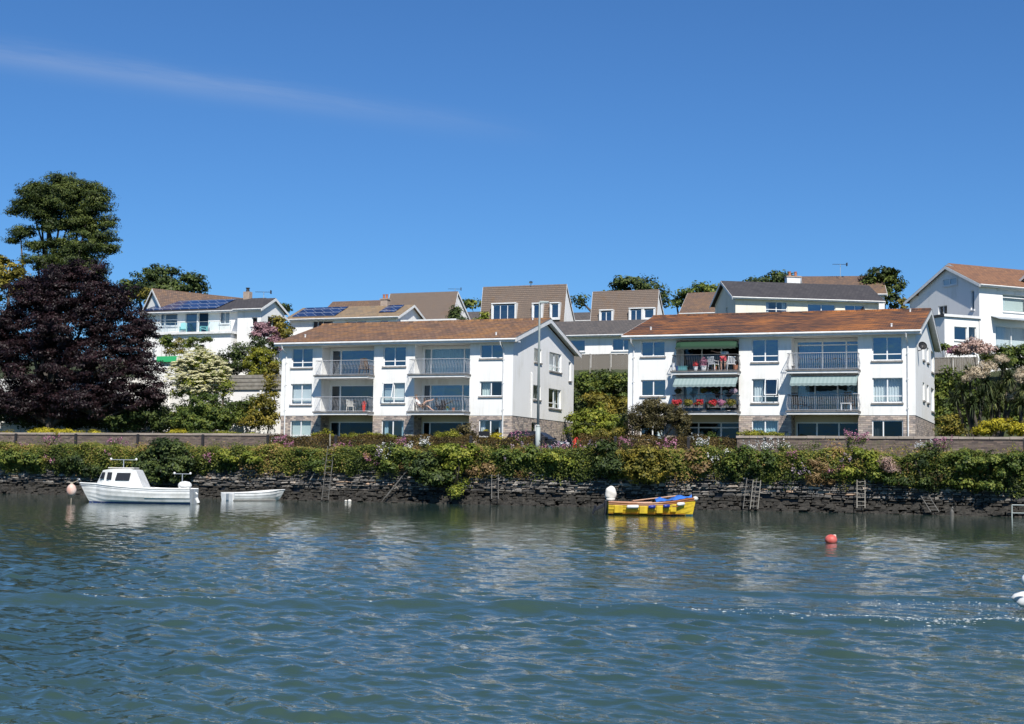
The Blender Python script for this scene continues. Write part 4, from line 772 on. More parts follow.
# ------------------------------------------------------------------ walls, fences, posts, lamp
def garden_wall(x0, x1, lab, zt=4.2):
    off = (x0, 87.2, 3.0); e = empty('garden_wall', off, 0, lab, 'wall', None); mb = MB(); mb.box(x0, x1, 87.0, 87.4, 2.7, zt); mb.build('stonework', 'garden_stone', e, off)
    mb = MB(); x = x0 - .05
    while x < x1: l_ = random.uniform(.7, 1.3); mb.box(x, min(x + l_ - .015, x1 + .05), 86.93, 87.47, zt + .002, zt + .15 + random.uniform(-.012, .012)); x += l_
    mb.build('coping', 'coping', e, off, bevel=.015)
garden_wall(-100, P(268, 440, 87)[0], 'long stone garden wall with pale coping running left of the first block')
garden_wall(P(737, 440, 87)[0], 25, 'stone garden wall with pale coping in front of the second block')
# shrub bank retaining wall, white, left
off = (-75, 106, 3.2); e = empty('retaining_wall', off, 0, 'white rendered boundary wall half hidden behind the flowering elder tree', 'wall'); mb = MB(); mb.box(-92, -59.5, 105.9, 106.2, 2.5, 9.75)
for x in np.arange(-91, -60, 3.1): mb.box(x, x + .25, 105.8, 105.9, 2.5, 9.7)
mb.build('wall_face', 'render', e, off); mb = MB()
for i in range(4): mb.box(-71.0, -60.0, 105.75 - .02 * i, 105.86 - .02 * i, 8.6 + i * .32, 8.6 + i * .32 + .27)
mb.box(-67.4, -67.0, 105.5, 105.74, 8.4, 10.1); mb.build('boards', 'post_wood', e, off)
# shed with the green board
off = P(165, 361, 110); off = (off[0], 110, off[2] - 3); e = empty('garden_shed', off, 0, 'low white shed with a bright green roof edge behind the copper beech', 'shed'); mb = MB(); mb.box(off[0] - .5, off[0] + 4, 110, 113, off[2], off[2] + 2.9); mb.build('wall', 'render', e, off)
mb = MB(); mb.box(off[0] - .7, off[0] + 1.4, 109.7, 113.2, off[2] + 2.9, off[2] + 3.4); mb.build('roof', 'green_board', e, off)
mb = MB(); mb.box(off[0] + 1.41, off[0] + 4.1, 109.7, 113.2, off[2] + 2.9, off[2] + 3.3); mb.build('roof_panel', 'upvc', e, off)
def fence(x0, x1, Y, z0, z1, lab, step=1.8, drop=0):
    off = (x0, Y, z0 - .1); e = empty('wooden_fence', off, 0, lab, 'fence'); mb = MB(); x = x0
    while x < x1:
        xe = min(x + step, x1); k = 0
        xx = x + .08
        while xx < xe - .05: w0 = random.uniform(.10, .14); mb.box(xx, min(xx + w0, xe - .02), Y, Y + .02 + random.uniform(0, .01), z0 + random.uniform(-.02, .02), z1 - .09 + random.uniform(-.015, .015)); xx += w0 + .008
        x = xe
    mb.build('boards', 'fence_wood', e, off); mb = MB(); mb.box(x0, x1, Y - .03, Y + .06, z1 - .085, z1 - .03); mb.build('top_rail', 'post_wood', e, off)
    x = x0
    while x <= x1 + .01: mb = MB(); mb.box(x - .06, x + .06, Y - .08, Y - .031, z0 - .6, z1); mb.build('post', 'post_wood', e, off); x += step
fence(-39.8, -30.0, 118, 10.85, 12.22, 'weathered grey wooden panel fence on the bank between the two blocks')
fence(-9.9, -6.3, 116, 10.1, 11.35, 'short weathered wooden fence beside the right gable of the second block')
# quayside posts
pX = [-68.25, -63.21, -58.18, -53.1, -48.21, -43.27, -38.52, -34.01, -29.3, -24.8, -20.4, -15.97, -11.34, -6.68, -2.1]
desc = ['at the far left edge of the quay', 'below the yellow hedge at the left', 'above the cabin of the moored motor boat', 'just right of the big dark round bush', 'in front of the left end of the first block', 'in front of the left ground floor patio of the first block', 'above the wide gap between two ladders, before white flowers',
        'beside the small black sign board', 'right of the tall lamp post', 'left of the weeping brown tree', 'in front of the dark patio of the second block', 'at the left part of the right garden wall', 'behind pink flowers on the right garden wall', 'at the right end of the second block', 'at the right edge of the quay']
proto = None
for x, d_ in zip(pX, desc):
    lab = 'black square quayside post ' + d_
    if proto is None:
        proto = empty('quay_post', (x, 82, 2.97), 0, lab, 'post', 'black posts along the quay'); mb = MB(); mb.box(-.075, .075, -.075, .075, -.3, 1.08); mb.build('shaft', 'black_iron', proto, bevel=.01); mb = MB(); mb.hexa([(-.09, -.09, 1.082), (.09, -.09, 1.082), (.09, .09, 1.082), (-.09, .09, 1.082), (-.05, -.05, 1.17), (.05, -.05, 1.17), (.05, .05, 1.17), (-.05, .05, 1.17)]); mb.build('cap', 'black_iron', proto)
    else: q = dup(proto); q.location.x = x; q['label'] = lab
# lamp post
e = empty('street_lamp', (-30.02, 83, 2.95), 0, 'tall slim grey street lamp with a small flat head on the quay road', 'street lamp'); mb = MB(); mb.tube([(0, 0, 0), (0, 0, 1.75)], .15, 12); mb.lathe([(.15, 1.75), (.08, 1.9)], (0, 0, 0), 12); mb.build('base', 'galv', e, smooth=True)
mb = MB(); mb.tube([(0, 0, 1.85), (0, 0, 9.2), (0, 0, 9.42)], [.085, .062, .06], 12); mb.tube([(0, 0, 9.4), (.25, -.02, 9.44)], .035, 8); mb.build('pole', 'galv', e, smooth=True)
mb = MB(); mb.hexa([(.05, -.12, 9.34), (.62, -.10, 9.36), (.62, .10, 9.36), (.05, .12, 9.34), (.05, -.10, 9.47), (.58, -.07, 9.43), (.58, .07, 9.43), (.05, .10, 9.47)]); lh = mb.build('lamp_head', 'galv', e, bevel=.015); mb = MB(); mb.box(.2, .55, -.07, .07, 9.32, 9.345); mb.build('lens', 'lamp_glass', lh)

# ------------------------------------------------------------------ trees and shrubs on the hill
def tree_px(name, label, cat, Y, spots, mat, leaf, cs, per, base=None, tr=.25, group=None, **kw):
    bl = [pb(*s_[:4], Y + (s_[4] if len(s_) > 4 else 0), s_[5] if len(s_) > 5 else None) for s_ in spots]
    if base is not None: base = tuple(float(v) for v in base)
    else: c = np.mean([b_[:2] for b_ in bl], 0); base = (c[0], c[1], terrain(c[0], c[1]))
    return plant(name, cat, label, bl, mat, leaf, cs, per, base, tr, group, **kw)
gsky = 'trees on the skyline'
# the tall wind-shaped pine at the left, in flat plates of foliage with sky between
yP = 118; xT = P(50, 300, yP)[0]
tree_px('pine_tree', 'tall flat topped dark green conifer standing above the copper beech at the far left', 'tree', yP,
    [(62, 181, 22, 8), (40, 190, 22, 9), (84, 190, 24, 10), (58, 198, 34, 11), (25, 205, 18, 7), (98, 205, 18, 10), (48, 210, 28, 8), (80, 214, 28, 10), (106, 222, 13, 9), (68, 226, 26, 6), (100, 237, 21, 8), (92, 246, 26, 7), (110, 249, 12, 7), (60, 243, 22, 7), (26, 234, 14, 5), (14, 240, 9, 4), (38, 246, 20, 6), (72, 252, 22, 6), (45, 262, 28, 9), (80, 266, 28, 10), (98, 276, 13, 12), (64, 200, 42, 22), (86, 228, 28, 18), (48, 222, 24, 12), (30, 205, 20, 12), (75, 258, 32, 15), (36, 192, 22, 12), (92, 200, 22, 16), (14, 212, 10, 5), (20, 232, 14, 6)],
    'pine', .26, .72, 66, (xT, yP, terrain(xT, yP)), .5, flat=.45, thick=.2, k=1.5, asp=.35)
# copper beech
YB = 98
xB = P(50, 428, YB)[0]
tree_px('copper_beech', 'huge dark purple copper beech filling the left side above the garden wall', 'tree', YB,
    [(66, 296, 40, 28), (28, 318, 36, 32), (104, 318, 34, 26), (70, 330, 55, 38), (130, 340, 24, 20), (0, 350, 40, 40), (45, 368, 55, 38), (105, 366, 46, 34), (143, 368, 24, 16), (150, 385, 18, 12), (138, 350, 18, 14), (60, 278, 28, 14), (95, 290, 22, 14), (20, 400, 45, 22), (80, 402, 55, 20), (130, 396, 34, 15), (-30, 380, 30, 40), (88, 272, 24, 12), (112, 300, 26, 20), (136, 325, 24, 20), (30, 292, 26, 16), (155, 398, 14, 10), (8, 322, 22, 20), (-8, 345, 25, 25), (46, 290, 26, 16)],
    'beech', .20, .70, 100, (xB, YB, 3.2), .45, flat=.38, thick=.45, k=1.15, asp=.5)
tree_px('broadleaf_tree', 'yellow green broadleaf tree between the tall conifer and the left edge', 'tree', 116, [(10, 268, 20, 13), (-6, 285, 26, 16), (28, 290, 18, 14)], 'olive', .3, .7, 60, None, .3)
tree_px('broadleaf_tree', 'small yellow green treetop just left of the solar house roof', 'tree', 128, [(146, 296, 7, 7), (148, 306, 7, 8), (124, 300, 8, 6)], 'olive', .3, .6, 60, None, .15)
tree_px('broadleaf_tree', 'round dark green tree behind the solar house at the left', 'tree', 150, [(160, 279, 24, 14), (135, 288, 16, 10), (188, 284, 22, 11), (165, 292, 42, 9), (120, 294, 10, 5)], 'dark_green', .42, .95, 60, None, .4, gsky, flat=.55)
tree_px('broadleaf_tree', 'small dark tree right of the dark roof end of the solar house', 'tree', 140, [(272, 306, 7, 5), (284, 309, 7, 4), (262, 307, 6, 4)], 'dark_green', .35, .6, 50, None, .15, gsky)
tree_px('broadleaf_tree', 'low green treetop just right of the brown roof beside the dark conifer', 'tree', 175, [(470, 304, 9, 5), (488, 303, 7, 6), (505, 300, 10, 6)], 'mid_green', .4, .8, 50, None, .2, gsky)
tree_px('broadleaf_tree', 'wide dark green tree behind the grey brown steep roof left of the second block', 'tree', 178, [(618, 290, 12, 9), (630, 284, 17, 8), (648, 288, 14, 9), (660, 297, 11, 9), (610, 297, 8, 7), (580, 302, 8, 6)], 'dark_green', .42, .95, 60, None, .4, gsky)
tree_px('broadleaf_tree', 'bright mid green tree left of the cream house gable', 'tree', 170, [(700, 294, 15, 10), (688, 299, 12, 8), (716, 292, 10, 8), (676, 303, 6, 5)], 'mid_green', .42, .9, 60, None, .3, gsky)
tree_px('broadleaf_tree', 'low flat dark treetop behind the ridge left of the cream chimney', 'tree', 175, [(774, 279, 14, 7), (788, 281, 10, 6), (752, 283, 9, 5), (762, 283, 12, 5)], 'dark_green', .42, .9, 60, None, .3, gsky)
tree_px('holm_oak', 'dark layered evergreen tree between the cream house and the white right hand house', 'tree', 150, [(884, 272, 13, 7), (870, 281, 10, 5), (890, 284, 14, 8), (878, 292, 17, 8), (892, 300, 10, 8), (868, 287, 8, 5)], 'pine', .38, .75, 60, None, .3, gsky)
tree_px('broadleaf_tree', 'small pale green shrub tip right of the evergreen beside the white gable', 'tree', 146, [(901, 303, 4, 5)], 'olive', .3, .5, 50, None, .1)
tree_px('conifer', 'small round dark conifer in front of the brown roof above the first block', 'tree', 136, [(456, 311, 5, 4), (454, 317, 9, 6), (458, 323, 12, 6)], 'dark_green', .25, .5, 60, None, .12, flat=.8)
tree_px('shrub', 'small yellow green bush left of the tall brown house above the first block', 'shrub', 140, [(486, 316, 6, 4), (480, 321, 9, 3)], 'bright_green', .25, .45, 50, None, .06)
# planting round the left hillside house
tree_px('flowering_elder', 'rounded elder tree covered in cream flower heads right of the copper beech', 'tree', 98,
    [(200, 362, 20, 11), (183, 374, 15, 14), (215, 374, 16, 13), (198, 384, 24, 13), (225, 388, 10, 8), (178, 392, 8, 6)], 'bright_green', .17, .5, 60, (P(206, 420, 98)[0], 98, 3.2), .16, flat=.6)
el = [o for o in col.objects if o.name == 'flowering_elder'][0]
p_, n_, r_ = clumps([pb(200, 362, 21, 12, 98), pb(183, 374, 16, 15, 98), pb(215, 374, 17, 14, 98), pb(198, 382, 25, 14, 98)], .19, 30, .35, .95, .8)
kp = p_[:, 1] < 98.9; leafmesh('blossom', p_[kp], n_[kp] * .3 + np.array([0, -.4, 1]), np.full(kp.sum(), .11), r_[kp], 'cream_flower', el, el.location, .9)
gs = 'garden shrubs'
tree_px('shrub', 'bright green leafy bush standing in the shade beneath the cream flowered elder', 'shrub', 93.5, [(205, 405, 20, 12), (190, 417, 22, 10), (220, 417, 20, 10), (203, 424, 28, 8)], 'mid_green', .2, .42, 50, None, .06, gs)
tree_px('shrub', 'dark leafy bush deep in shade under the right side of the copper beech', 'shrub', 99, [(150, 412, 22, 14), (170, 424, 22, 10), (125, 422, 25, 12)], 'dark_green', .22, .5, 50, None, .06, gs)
tree_px('hedge', 'tall dark evergreen hedge behind the copper beech, partly added to fill the shadow there', 'hedge', 103.5, [(-20, 410, 40, 22), (30, 412, 40, 20), (80, 414, 40, 18), (130, 418, 34, 14), (175, 418, 30, 16), (225, 415, 30, 18), (250, 420, 15, 14)], 'dark_green', .25, .6, 45, None, .06)  # left part added to fill the black shadow beneath the beech
tree_px('shrub', 'dark blue green bush below the right end of the white terrace house', 'shrub', 111, [(238, 352, 14, 9), (224, 360, 12, 9), (243, 364, 12, 10), (228, 372, 12, 8)], 'dark_green', .2, .5, 55, None, .06, gs)
tree_px('shrub', 'yellow green rounded bush just left of the first block near its eaves', 'shrub', 109.5, [(262, 354, 14, 7), (254, 363, 13, 9), (270, 364, 13, 9), (262, 373, 16, 7)], 'lime', .18, .42, 60, None, .06, gs)
tree_px('shrub', 'pink mauve feathery bush beside the right wall of the solar house', 'shrub', 113, [(262, 327, 9, 6), (270, 334, 9, 7), (258, 334, 8, 6), (276, 342, 7, 7)], 'lilac_shrub', .2, .42, 60, None, .06, gs)
tree_px('shrub', 'dark round bush under the pink mauve bush beside the solar house', 'shrub', 112.2, [(258, 343, 10, 8), (270, 350, 9, 6)], 'dark_green', .2, .45, 50, None, .06, gs)
tree_px('shrub', 'olive green treetop right of the pink bush above the first block eaves', 'shrub', 118, [(276, 322, 11, 6), (286, 330, 10, 8), (280, 338, 12, 7)], 'olive', .25, .5, 50, None, .08, gs)
tree_px('shrub', 'small green palm like bush below the left end of the white terrace', 'shrub', 112, [(165, 340, 7, 6), (170, 346, 8, 4)], 'mid_green', .25, .42, 40, None, .05, gs)
tree_px('shrub', 'grey green thin bush below the middle of the white terrace', 'shrub', 112, [(180, 345, 9, 8), (176, 352, 12, 4)], 'olive', .18, .42, 30, None, .05, gs)
tree_px('shrub', 'flat cloud shaped small tree in front of the lower wall of the terrace house', 'shrub', 111, [(194, 341, 10, 3), (207, 340, 7, 2.5), (188, 345, 8, 3), (198, 348, 6, 4)], 'mid_green', .18, .36, 40, None, .06, gs)
tree_px('shrub', 'mixed brown and green bush touching the left wall of the first block', 'shrub', 101, [(270, 372, 8, 10), (272, 390, 8, 12), (266, 404, 14, 10), (272, 418, 10, 12), (252, 420, 14, 9)], 'olive', .2, .45, 50, None, .08, gs)
tree_px('shrub', 'green ivy covered bush below the boarded top of the white boundary wall', 'shrub', 103, [(255, 404, 14, 8), (243, 412, 12, 9), (262, 416, 12, 10)], 'mid_green', .2, .45, 45, None, .06, gs)
# bank between the blocks
tree_px('shrub', 'wide mounded green bank of shrubs directly below the wooden fence', 'shrub', 112, [(585, 381, 16, 9), (605, 380, 16, 8), (622, 380, 14, 8), (592, 392, 18, 9), (615, 392, 18, 9)], 'mid_green', .24, .55, 60, None, .08, gs)
tree_px('shrub', 'brownish green bush in the middle of the bank between the two blocks', 'shrub', 108, [(592, 398, 12, 8), (604, 402, 14, 8), (612, 410, 14, 8), (625, 404, 10, 9)], 'olive', .22, .5, 50, None, .08, gs)
tree_px('shrub', 'bright green laurel like bush at the foot of the bank between the two blocks', 'shrub', 103, [(596, 416, 18, 9), (580, 422, 12, 9), (610, 424, 18, 9), (625, 428, 14, 8), (588, 432, 22, 7)], 'bright_green', .24, .5, 60, None, .06, gs)
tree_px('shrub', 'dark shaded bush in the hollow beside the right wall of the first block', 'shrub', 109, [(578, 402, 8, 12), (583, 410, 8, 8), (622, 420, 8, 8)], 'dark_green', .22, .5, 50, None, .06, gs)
# weeping tree before the second block
tree_px('weeping_tree', 'low spreading bronze leaved weeping tree in front of the second block', 'tree', 89.6, [(655, 406, 16, 6), (642, 415, 14, 10), (665, 414, 18, 9), (680, 420, 10, 9), (635, 425, 10, 8), (655, 424, 14, 7), (683, 430, 6, 7)], 'bronze', .12, .26, 60, (P(653, 440, 89.6)[0], 89.6, 3.1), .10, flat=1.1, thick=.75)
# right side
yR = 99
tree_px('shrub', 'large mid green bush right behind the gable of the second block', 'shrub', 106, [(940, 384, 8, 9), (941, 400, 8, 12), (940, 420, 9, 12), (945, 378, 12, 10), (952, 392, 14, 12), (945, 408, 12, 12), (958, 415, 16, 12), (975, 405, 22, 16), (1005, 410, 25, 18), (965, 380, 14, 10)], 'mid_green', .24, .5, 55, None, .08, gs)
tree_px('shrub', 'olive tinted low bush at the foot of the right gable of the second block', 'shrub', 91.5, [(950, 421, 11, 6), (958, 429, 14, 6), (944, 431, 8, 4)], 'olive', .16, .36, 55, None, .05, gs)
tree_px('golden_shrub', 'brilliant yellow leaved mound behind the garden wall at the right edge', 'shrub', 89.5, [(1000, 425, 20, 6), (985, 431, 14, 4), (1018, 429, 16, 7)], 'golden', .12, .3, 80, None, .05, flat=.7)
tree_px('shrub', 'feathery pink beige shrub below the white house at the right edge', 'shrub', 112, [(972, 346, 15, 7), (986, 350, 8, 6), (962, 351, 9, 5)], 'pinkish', .18, .4, 70, None, .06, gs)
tree_px('shrub', 'small crimson flowering bush left of the feathery pink beige shrub', 'shrub', 112.5, [(953, 352, 6, 4), (958, 348, 5, 3)], 'pink_flower', .14, .3, 60, None, .04, gs)
tree_px('shrub', 'small green bush between the wooden fence and the white right hand house', 'shrub', 117, [(944, 347, 7, 4), (950, 350, 6, 3)], 'mid_green', .2, .36, 50, None, .04, gs)
tree_px('hedge', 'clipped green hedge below the patio doors of the white house at the right edge', 'hedge', 113.5, [(1005, 352, 14, 6), (1022, 351, 12, 6), (992, 358, 12, 6), (1010, 362, 22, 6), (1040, 352, 14, 7)], 'mid_green', .2, .4, 55, None, .04)
# cordylines
def cordyline(px, py, heads, plumes, Y, lab):
    b_ = P(px, py, Y); bz = terrain(b_[0], Y); base = (b_[0], Y, bz); e = empty('cordyline', base, 0, lab, 'palm', 'cordylines at the right edge'); V = []; NN = []; mb = MB(); vs_ = []; fs_ = []; rr_ = []
    tr = MB()
    for hx, hy, dy in heads:
        h = P(hx, hy, Y + dy); h = Vector((h[0], Y + dy, h[2])); tr.tube([base, Vector(base).lerp(h, .5) + Vector((random.uniform(-.2, .2), 0, .1)), h], [.16, .11, .07], 7)
        cr = random.random()
        for i in range(120):
            d = Vector((random.gauss(0, 1), random.gauss(0, 1), random.gauss(.35, .75))).normalized(); ln = random.uniform(.75, 1.15); s = d.cross(Vector((0, 0, 1))).normalized() * random.uniform(.028, .045)
            m_ = h + d * ln * .55 + Vector((0, 0, .04)); t_ = h + d * ln + Vector((0, 0, -.22 * ln * (1.2 - d.z)))
            mb.add([h - s * .5, h + s * .5, m_ + s, m_ - s], [(0, 1, 2, 3)], max(.01, min(1, .45 * cr + random.gauss(.25, .2) + (.3 if d.z < -.2 else 0)))); n0 = len(mb.v); mb.add([m_ - s, m_ + s, t_], [(0, 1, 2)], max(.01, min(1, .45 * cr + random.gauss(.3, .2))))
    tr.build('trunk', 'bark', e, base, True); mb.build('leaves', 'sword', e, base)
    if plumes:
        p_, n_, r_ = clumps([pb(a_, b2, c_, d_, Y - .3) for a_, b2, c_, d_ in plumes], .16, 40, .8, .3, 1.3); leafmesh('flower_plumes', p_, n_, np.full(len(p_), .075), r_, 'plume', e, base, .6)
cordyline(978, 430, [(962, 392, 0), (970, 375, .4), (980, 398, -.4), (986, 383, .3), (955, 398, .5), (972, 405, -.6)], [(977, 373, 12, 6), (988, 367, 10, 6), (968, 378, 7, 4)], 98, 'many headed cordyline palm with pale cream flower plumes nearest the second block')
cordyline(995, 430, [(1000, 392, 0), (992, 402, -.5), (1008, 380, .5), (1004, 365, .8), (1012, 400, 0), (990, 388, .4)], [(1014, 397, 10, 6), (1001, 359, 9, 4)], 99.5, 'many headed cordyline palm in the middle of the group at the right edge')
cordyline(1022, 428, [(1024, 390, 0), (1032, 375, .4), (1020, 405, -.4), (1040, 395, 0)], [(1022, 377, 8, 9)], 98.5, 'cordyline palm cut off by the right edge of the view')

# ------------------------------------------------------------------ hedges and low planting in the front gardens
def box_hedge(x0, x1, Y, z1, mat, lab, dep=.7, z0=3.05, leaf=.10, n=9000, name='hedge', cat='hedge'):
    off = (x0, Y, z0); e = empty(name, off, 0, lab, cat); mb = MB(); mb.box(x0 + .15, x1 - .15, Y + .12, Y + dep - .12, z0 - .2, z1 - .15); mb.build('stems', 'bark', e, off)  # added solid dark core that keeps the hedge from being see-through, not separate stems
    n1 = int(n * .6); p = np.empty((n, 3)); nn = np.zeros((n, 3)); p[:, 0] = RS.uniform(x0, x1, n); top = z1 + .09 * np.sin(p[:, 0] * 1.7) + .05 * np.sin(p[:, 0] * 4.1) 
    p[:n1, 1] = Y + RS.normal(0, .07, n1); p[:n1, 2] = RS.uniform(z0 - .1, 1, n1); p[:n1, 2] = z0 + (top[:n1] - z0) * RS.uniform(0, 1, n1); nn[:n1, 1] = -1
    p[n1:, 1] = RS.uniform(Y, Y + dep, n - n1); p[n1:, 2] = top[n1:] + RS.normal(0, .06, n - n1); nn[n1:, 2] = 1
    nn += RS.normal(size=(n, 3)) * .5; r = .5 + .22 * np.sin(p[:, 0] * 2.3 + 1) * np.sin(p[:, 0] * .7) + RS.normal(size=n) * .2
    leafmesh('leaves', p, nn, np.full(n, leaf), r, mat, e, off); return e
X_ = lambda px, Y: P(px, 440, Y)[0]
box_hedge(X_(269, 87), X_(472, 87), 87, 4.15, 'brown_hedge', 'long low brownish clipped hedge in front of the first block', n=17000)
box_hedge(X_(474, 87), X_(533, 87), 87, 4.1, 'brown_hedge', 'short brownish hedge below the gable corner of the first block', n=5000)
box_hedge(X_(578, 87), X_(736, 87), 87, 4.2, 'brown_hedge', 'long low brownish hedge below the weeping tree and the second block', n=14000)
gm = 'yellow green mounds behind the garden wall'
for (lab, spots, mat, Y) in [('large yellow flowering mound on the garden wall under the copper beech', [(45, 432, 18, 3.5), (66, 433, 18, 3.5)], 'golden', 88), ('small pale yellow cushion right of the large yellow mound', [(96, 433, 8, 2)], 'golden', 88),
    ('flat yellow green cushion above the big dark round bush', [(176, 433, 11, 3)], 'golden', 88), ('low bright green cushion left of the first block', [(200, 434, 12, 3)], 'mid_green', 88.2), ('thin yellow green cushion nearest the left corner of the first block', [(226, 434, 14, 1.8), (250, 435, 14, 1.6)], 'lime', 88),
    ('dull green cushion at the far left end of the garden wall', [(8, 434, 10, 2.5)], 'olive', 88), ('pointed yellow bush before the left ground floor patio', [(322, 437, 12, 5), (326, 433, 5, 4)], 'lime', 88.4),
    ('long flat topped yellow hedge mound between the ground floor patio and window', [(352, 438, 14, 4), (372, 438, 20, 4.5), (384, 438, 14, 4)], 'lime', 88.4), ('rounded yellow green dome before the dark right patio of the first block', [(450, 436, 13, 5), (440, 437, 8, 4)], 'lime', 88.4),
    ('loose yellow shrub right of the black sign board', [(486, 436, 6, 6), (496, 438, 9, 5)], 'golden', 88.6), ('small yellow cushion by the pier of the first block', [(411, 439, 9, 3)], 'lime', 88.2), ('low yellow green plants on the left end of the right garden wall', [(755, 434, 16, 2.5), (772, 435, 12, 2)], 'lime', 87.9),
    ('green bush beside the patio chairs of the second block', [(709, 437, 7, 4)], 'mid_green', 88.4), ('faint pale yellow spiky shrub in front of the bank between the blocks', [(605, 436, 16, 6), (618, 432, 8, 4)], 'olive', 88.5)]:
    tree_px('golden_shrub' if mat in ('golden', 'lime') else 'cushion_plant', lab, 'shrub', Y, spots, mat, .10, .24, 60, None, .03, gm, flat=.7)
tree_px('shrub', 'reddish brown open shrub left of the right ground floor window of the first block', 'shrub', 88.8, [(465, 428, 9, 6), (458, 434, 8, 5), (472, 436, 8, 5)], 'bronze', .13, .3, 40, None, .04, gs)
# ------------------------------------------------------------------ the green quay bank
def bank():
    n = 182000; x = RS.uniform(-80, 22, n); t = RS.uniform(0, 1, n) ** .9
    low = np.interp(x, [-80, -67, -60, -55, -50, -44, -38, -34, -30, -25, -19, -14, -11, -8, -3, 4], [1.5, 1.55, 1.3, 1.5, 1.85, 1.75, 1.95, 1.8, 1.75, 1.6, 1.75, 1.8, 1.85, 1.5, 1.2, 1.3]) + .22 * np.sin(x * 2.1) * np.sin(x * .83 + 1) + .08 * np.sin(x * 6)
    topz = 3.18 + .12 * np.sin(x * .9) + .10 * np.sin(x * 2.7 + 2) + .05 * np.sin(x * 7)
    # profile: up the face, then over the top
    z = low + (topz - low) * np.clip(t / .72, 0, 1); bulge = .32 * np.sin(np.clip(t / .72, 0, 1) * math.pi * .75) * (1 + .5 * np.sin(x * 1.3) * np.sin(x * 3.1 + z * 2))
    y = 79.98 - bulge + np.clip((t - .72) / .28, 0, 1) * 1.5 + RS.normal(size=n) * .07; z = z + RS.normal(size=n) * .07
    nn = np.stack([RS.normal(size=n) * .55, -np.clip(1.3 - t, .2, 1) + RS.normal(size=n) * .4, .35 + t + RS.normal(size=n) * .4], 1)
    big = np.sin(x * .55 + 1.3) + .7 * np.sin(x * 1.37 + z * 1.1) + .5 * np.sin(x * 3.3 - z * 3)
    r = .46 + .15 * big + .10 * np.sin(x * 7.3 + 3 * z) * np.sin(z * 6 + x * 1.7) + .16 * (z - 2.5) + RS.normal(size=n) * .18
    o = leafmesh('bank_foliage', np.stack([x, y, z], 1), nn, np.full(n, .135), r, 'mixed'); tag(o, 'mixed ivy and low leafy growth spilling over the slate quay wall', 'ground cover', kind='stuff')
    mb = MB(); rr = random.Random(4); xs = np.arange(-80, 22.2, .6); vs = []
    for x_ in xs: vs += [(x_, 79.93, 2.35 + rr.uniform(-.15, .15)), (x_, 79.85, 2.7), (x_, 80.0, 3.0), (x_, 80.6, 3.08), (x_, 81.5, 3.0)]
    mb.add(vs, [(i * 5 + j, (i + 1) * 5 + j, (i + 1) * 5 + j + 1, i * 5 + j + 1) for i in range(len(xs) - 1) for j in range(4)]); tag(mb.build('bank_earth', 'earth'), kind='structure')
bank()
def loose():
    rr = random.Random(21); PT, NN, RR, SZ = [], [], [], []
    for i in range(230):
        x = rr.uniform(-79, 3); top = rr.random() < .55; c = np.array([x, rr.uniform(80.0, 81.2) if top else rr.uniform(79.55, 79.8), rr.uniform(3.05, 3.4) if top else rr.uniform(1.6, 2.9)])
        n = rr.randint(60, 190); s_ = np.array([rr.uniform(.12, .5), .16, rr.uniform(.1, .3)]); p = RS.normal(size=(n, 3)) * s_ + c; PT.append(p); NN.append(RS.normal(size=(n, 3)) + np.array([0, -.7, .4])); RR.append(np.clip(rr.uniform(.1, 1) + RS.normal(size=n) * .12, 0, 1)); SZ.append(np.full(n, rr.uniform(.07, .17)))
    o = leafmesh('bank_weeds', np.concatenate(PT), np.concatenate(NN), np.concatenate(SZ), np.concatenate(RR), 'mixed', asp=.35); tag(o, 'loose weeds and trailing stems scattered over the quay bank', 'ground cover', kind='stuff')
    PT, NN, RR, SZ = [], [], [], []
    for i in range(120):
        x = rr.uniform(-79, 3); c = np.array([x, rr.uniform(79.5, 80.9), rr.uniform(1.9, 3.2)]); n = rr.randint(25, 60); p = RS.normal(size=(n, 3)) * np.array([rr.uniform(.1, .3), .1, rr.uniform(.08, .2)]) + c; PT.append(p); NN.append(RS.normal(size=(n, 3)) * np.array([1, 1, .25])); RR.append(RS.uniform(0, 1, n)); SZ.append(np.full(n, rr.uniform(.14, .28)))
    o = leafmesh('dry_grass', np.concatenate(PT), np.concatenate(NN), np.concatenate(SZ), np.concatenate(RR), 'dry', asp=.12); tag(o, 'dry tan grass stalks scattered through the quay bank growth', 'ground cover', kind='stuff')
loose()
gq = 'bushes growing on the quay wall'
def qb(name, lab, spots, mat, Y=79.8, leaf=.17, cs=.38, per=55, **kw):
    c = P(spots[0][0], spots[0][1], Y); return tree_px(name, lab, 'shrub', Y, spots, mat, leaf, cs, per, None, .05, gq, **kw)
def qbush(name, lab, spots, mat, **kw):
    e = qb(name, lab, spots, mat, **kw); return e
terr0 = terrain
def terrain(X, Y): return 2.7 if 78.8 < Y < 81.2 else terr0(X, Y)
qbush('round_bush', 'big dark round leafy bush hanging over the quay wall behind the white motor boat', [(166, 452, 26, 13), (152, 464, 20, 14), (180, 464, 20, 14), (166, 472, 28, 12)], 'dark_green', leaf=.2, Y=79.5)
qbush('bush', 'mid green bush spilling over the quay at the far left edge', [(12, 458, 16, 8), (35, 460, 18, 8)], 'mid_green')
qbush('bush', 'dark green leafy bush on the quay wall left of the motor boat cabin', [(75, 462, 18, 8), (92, 470, 14, 7)], 'dark_green')
qbush('bush', 'yellow green ivy mound on the quay right of the big round bush', [(228, 456, 18, 6), (255, 457, 18, 6)], 'bright_green')
qbush('bush', 'dull green mound on the quay wall above the upright left ladder', [(305, 456, 14, 7), (318, 464, 14, 8)], 'mid_green')
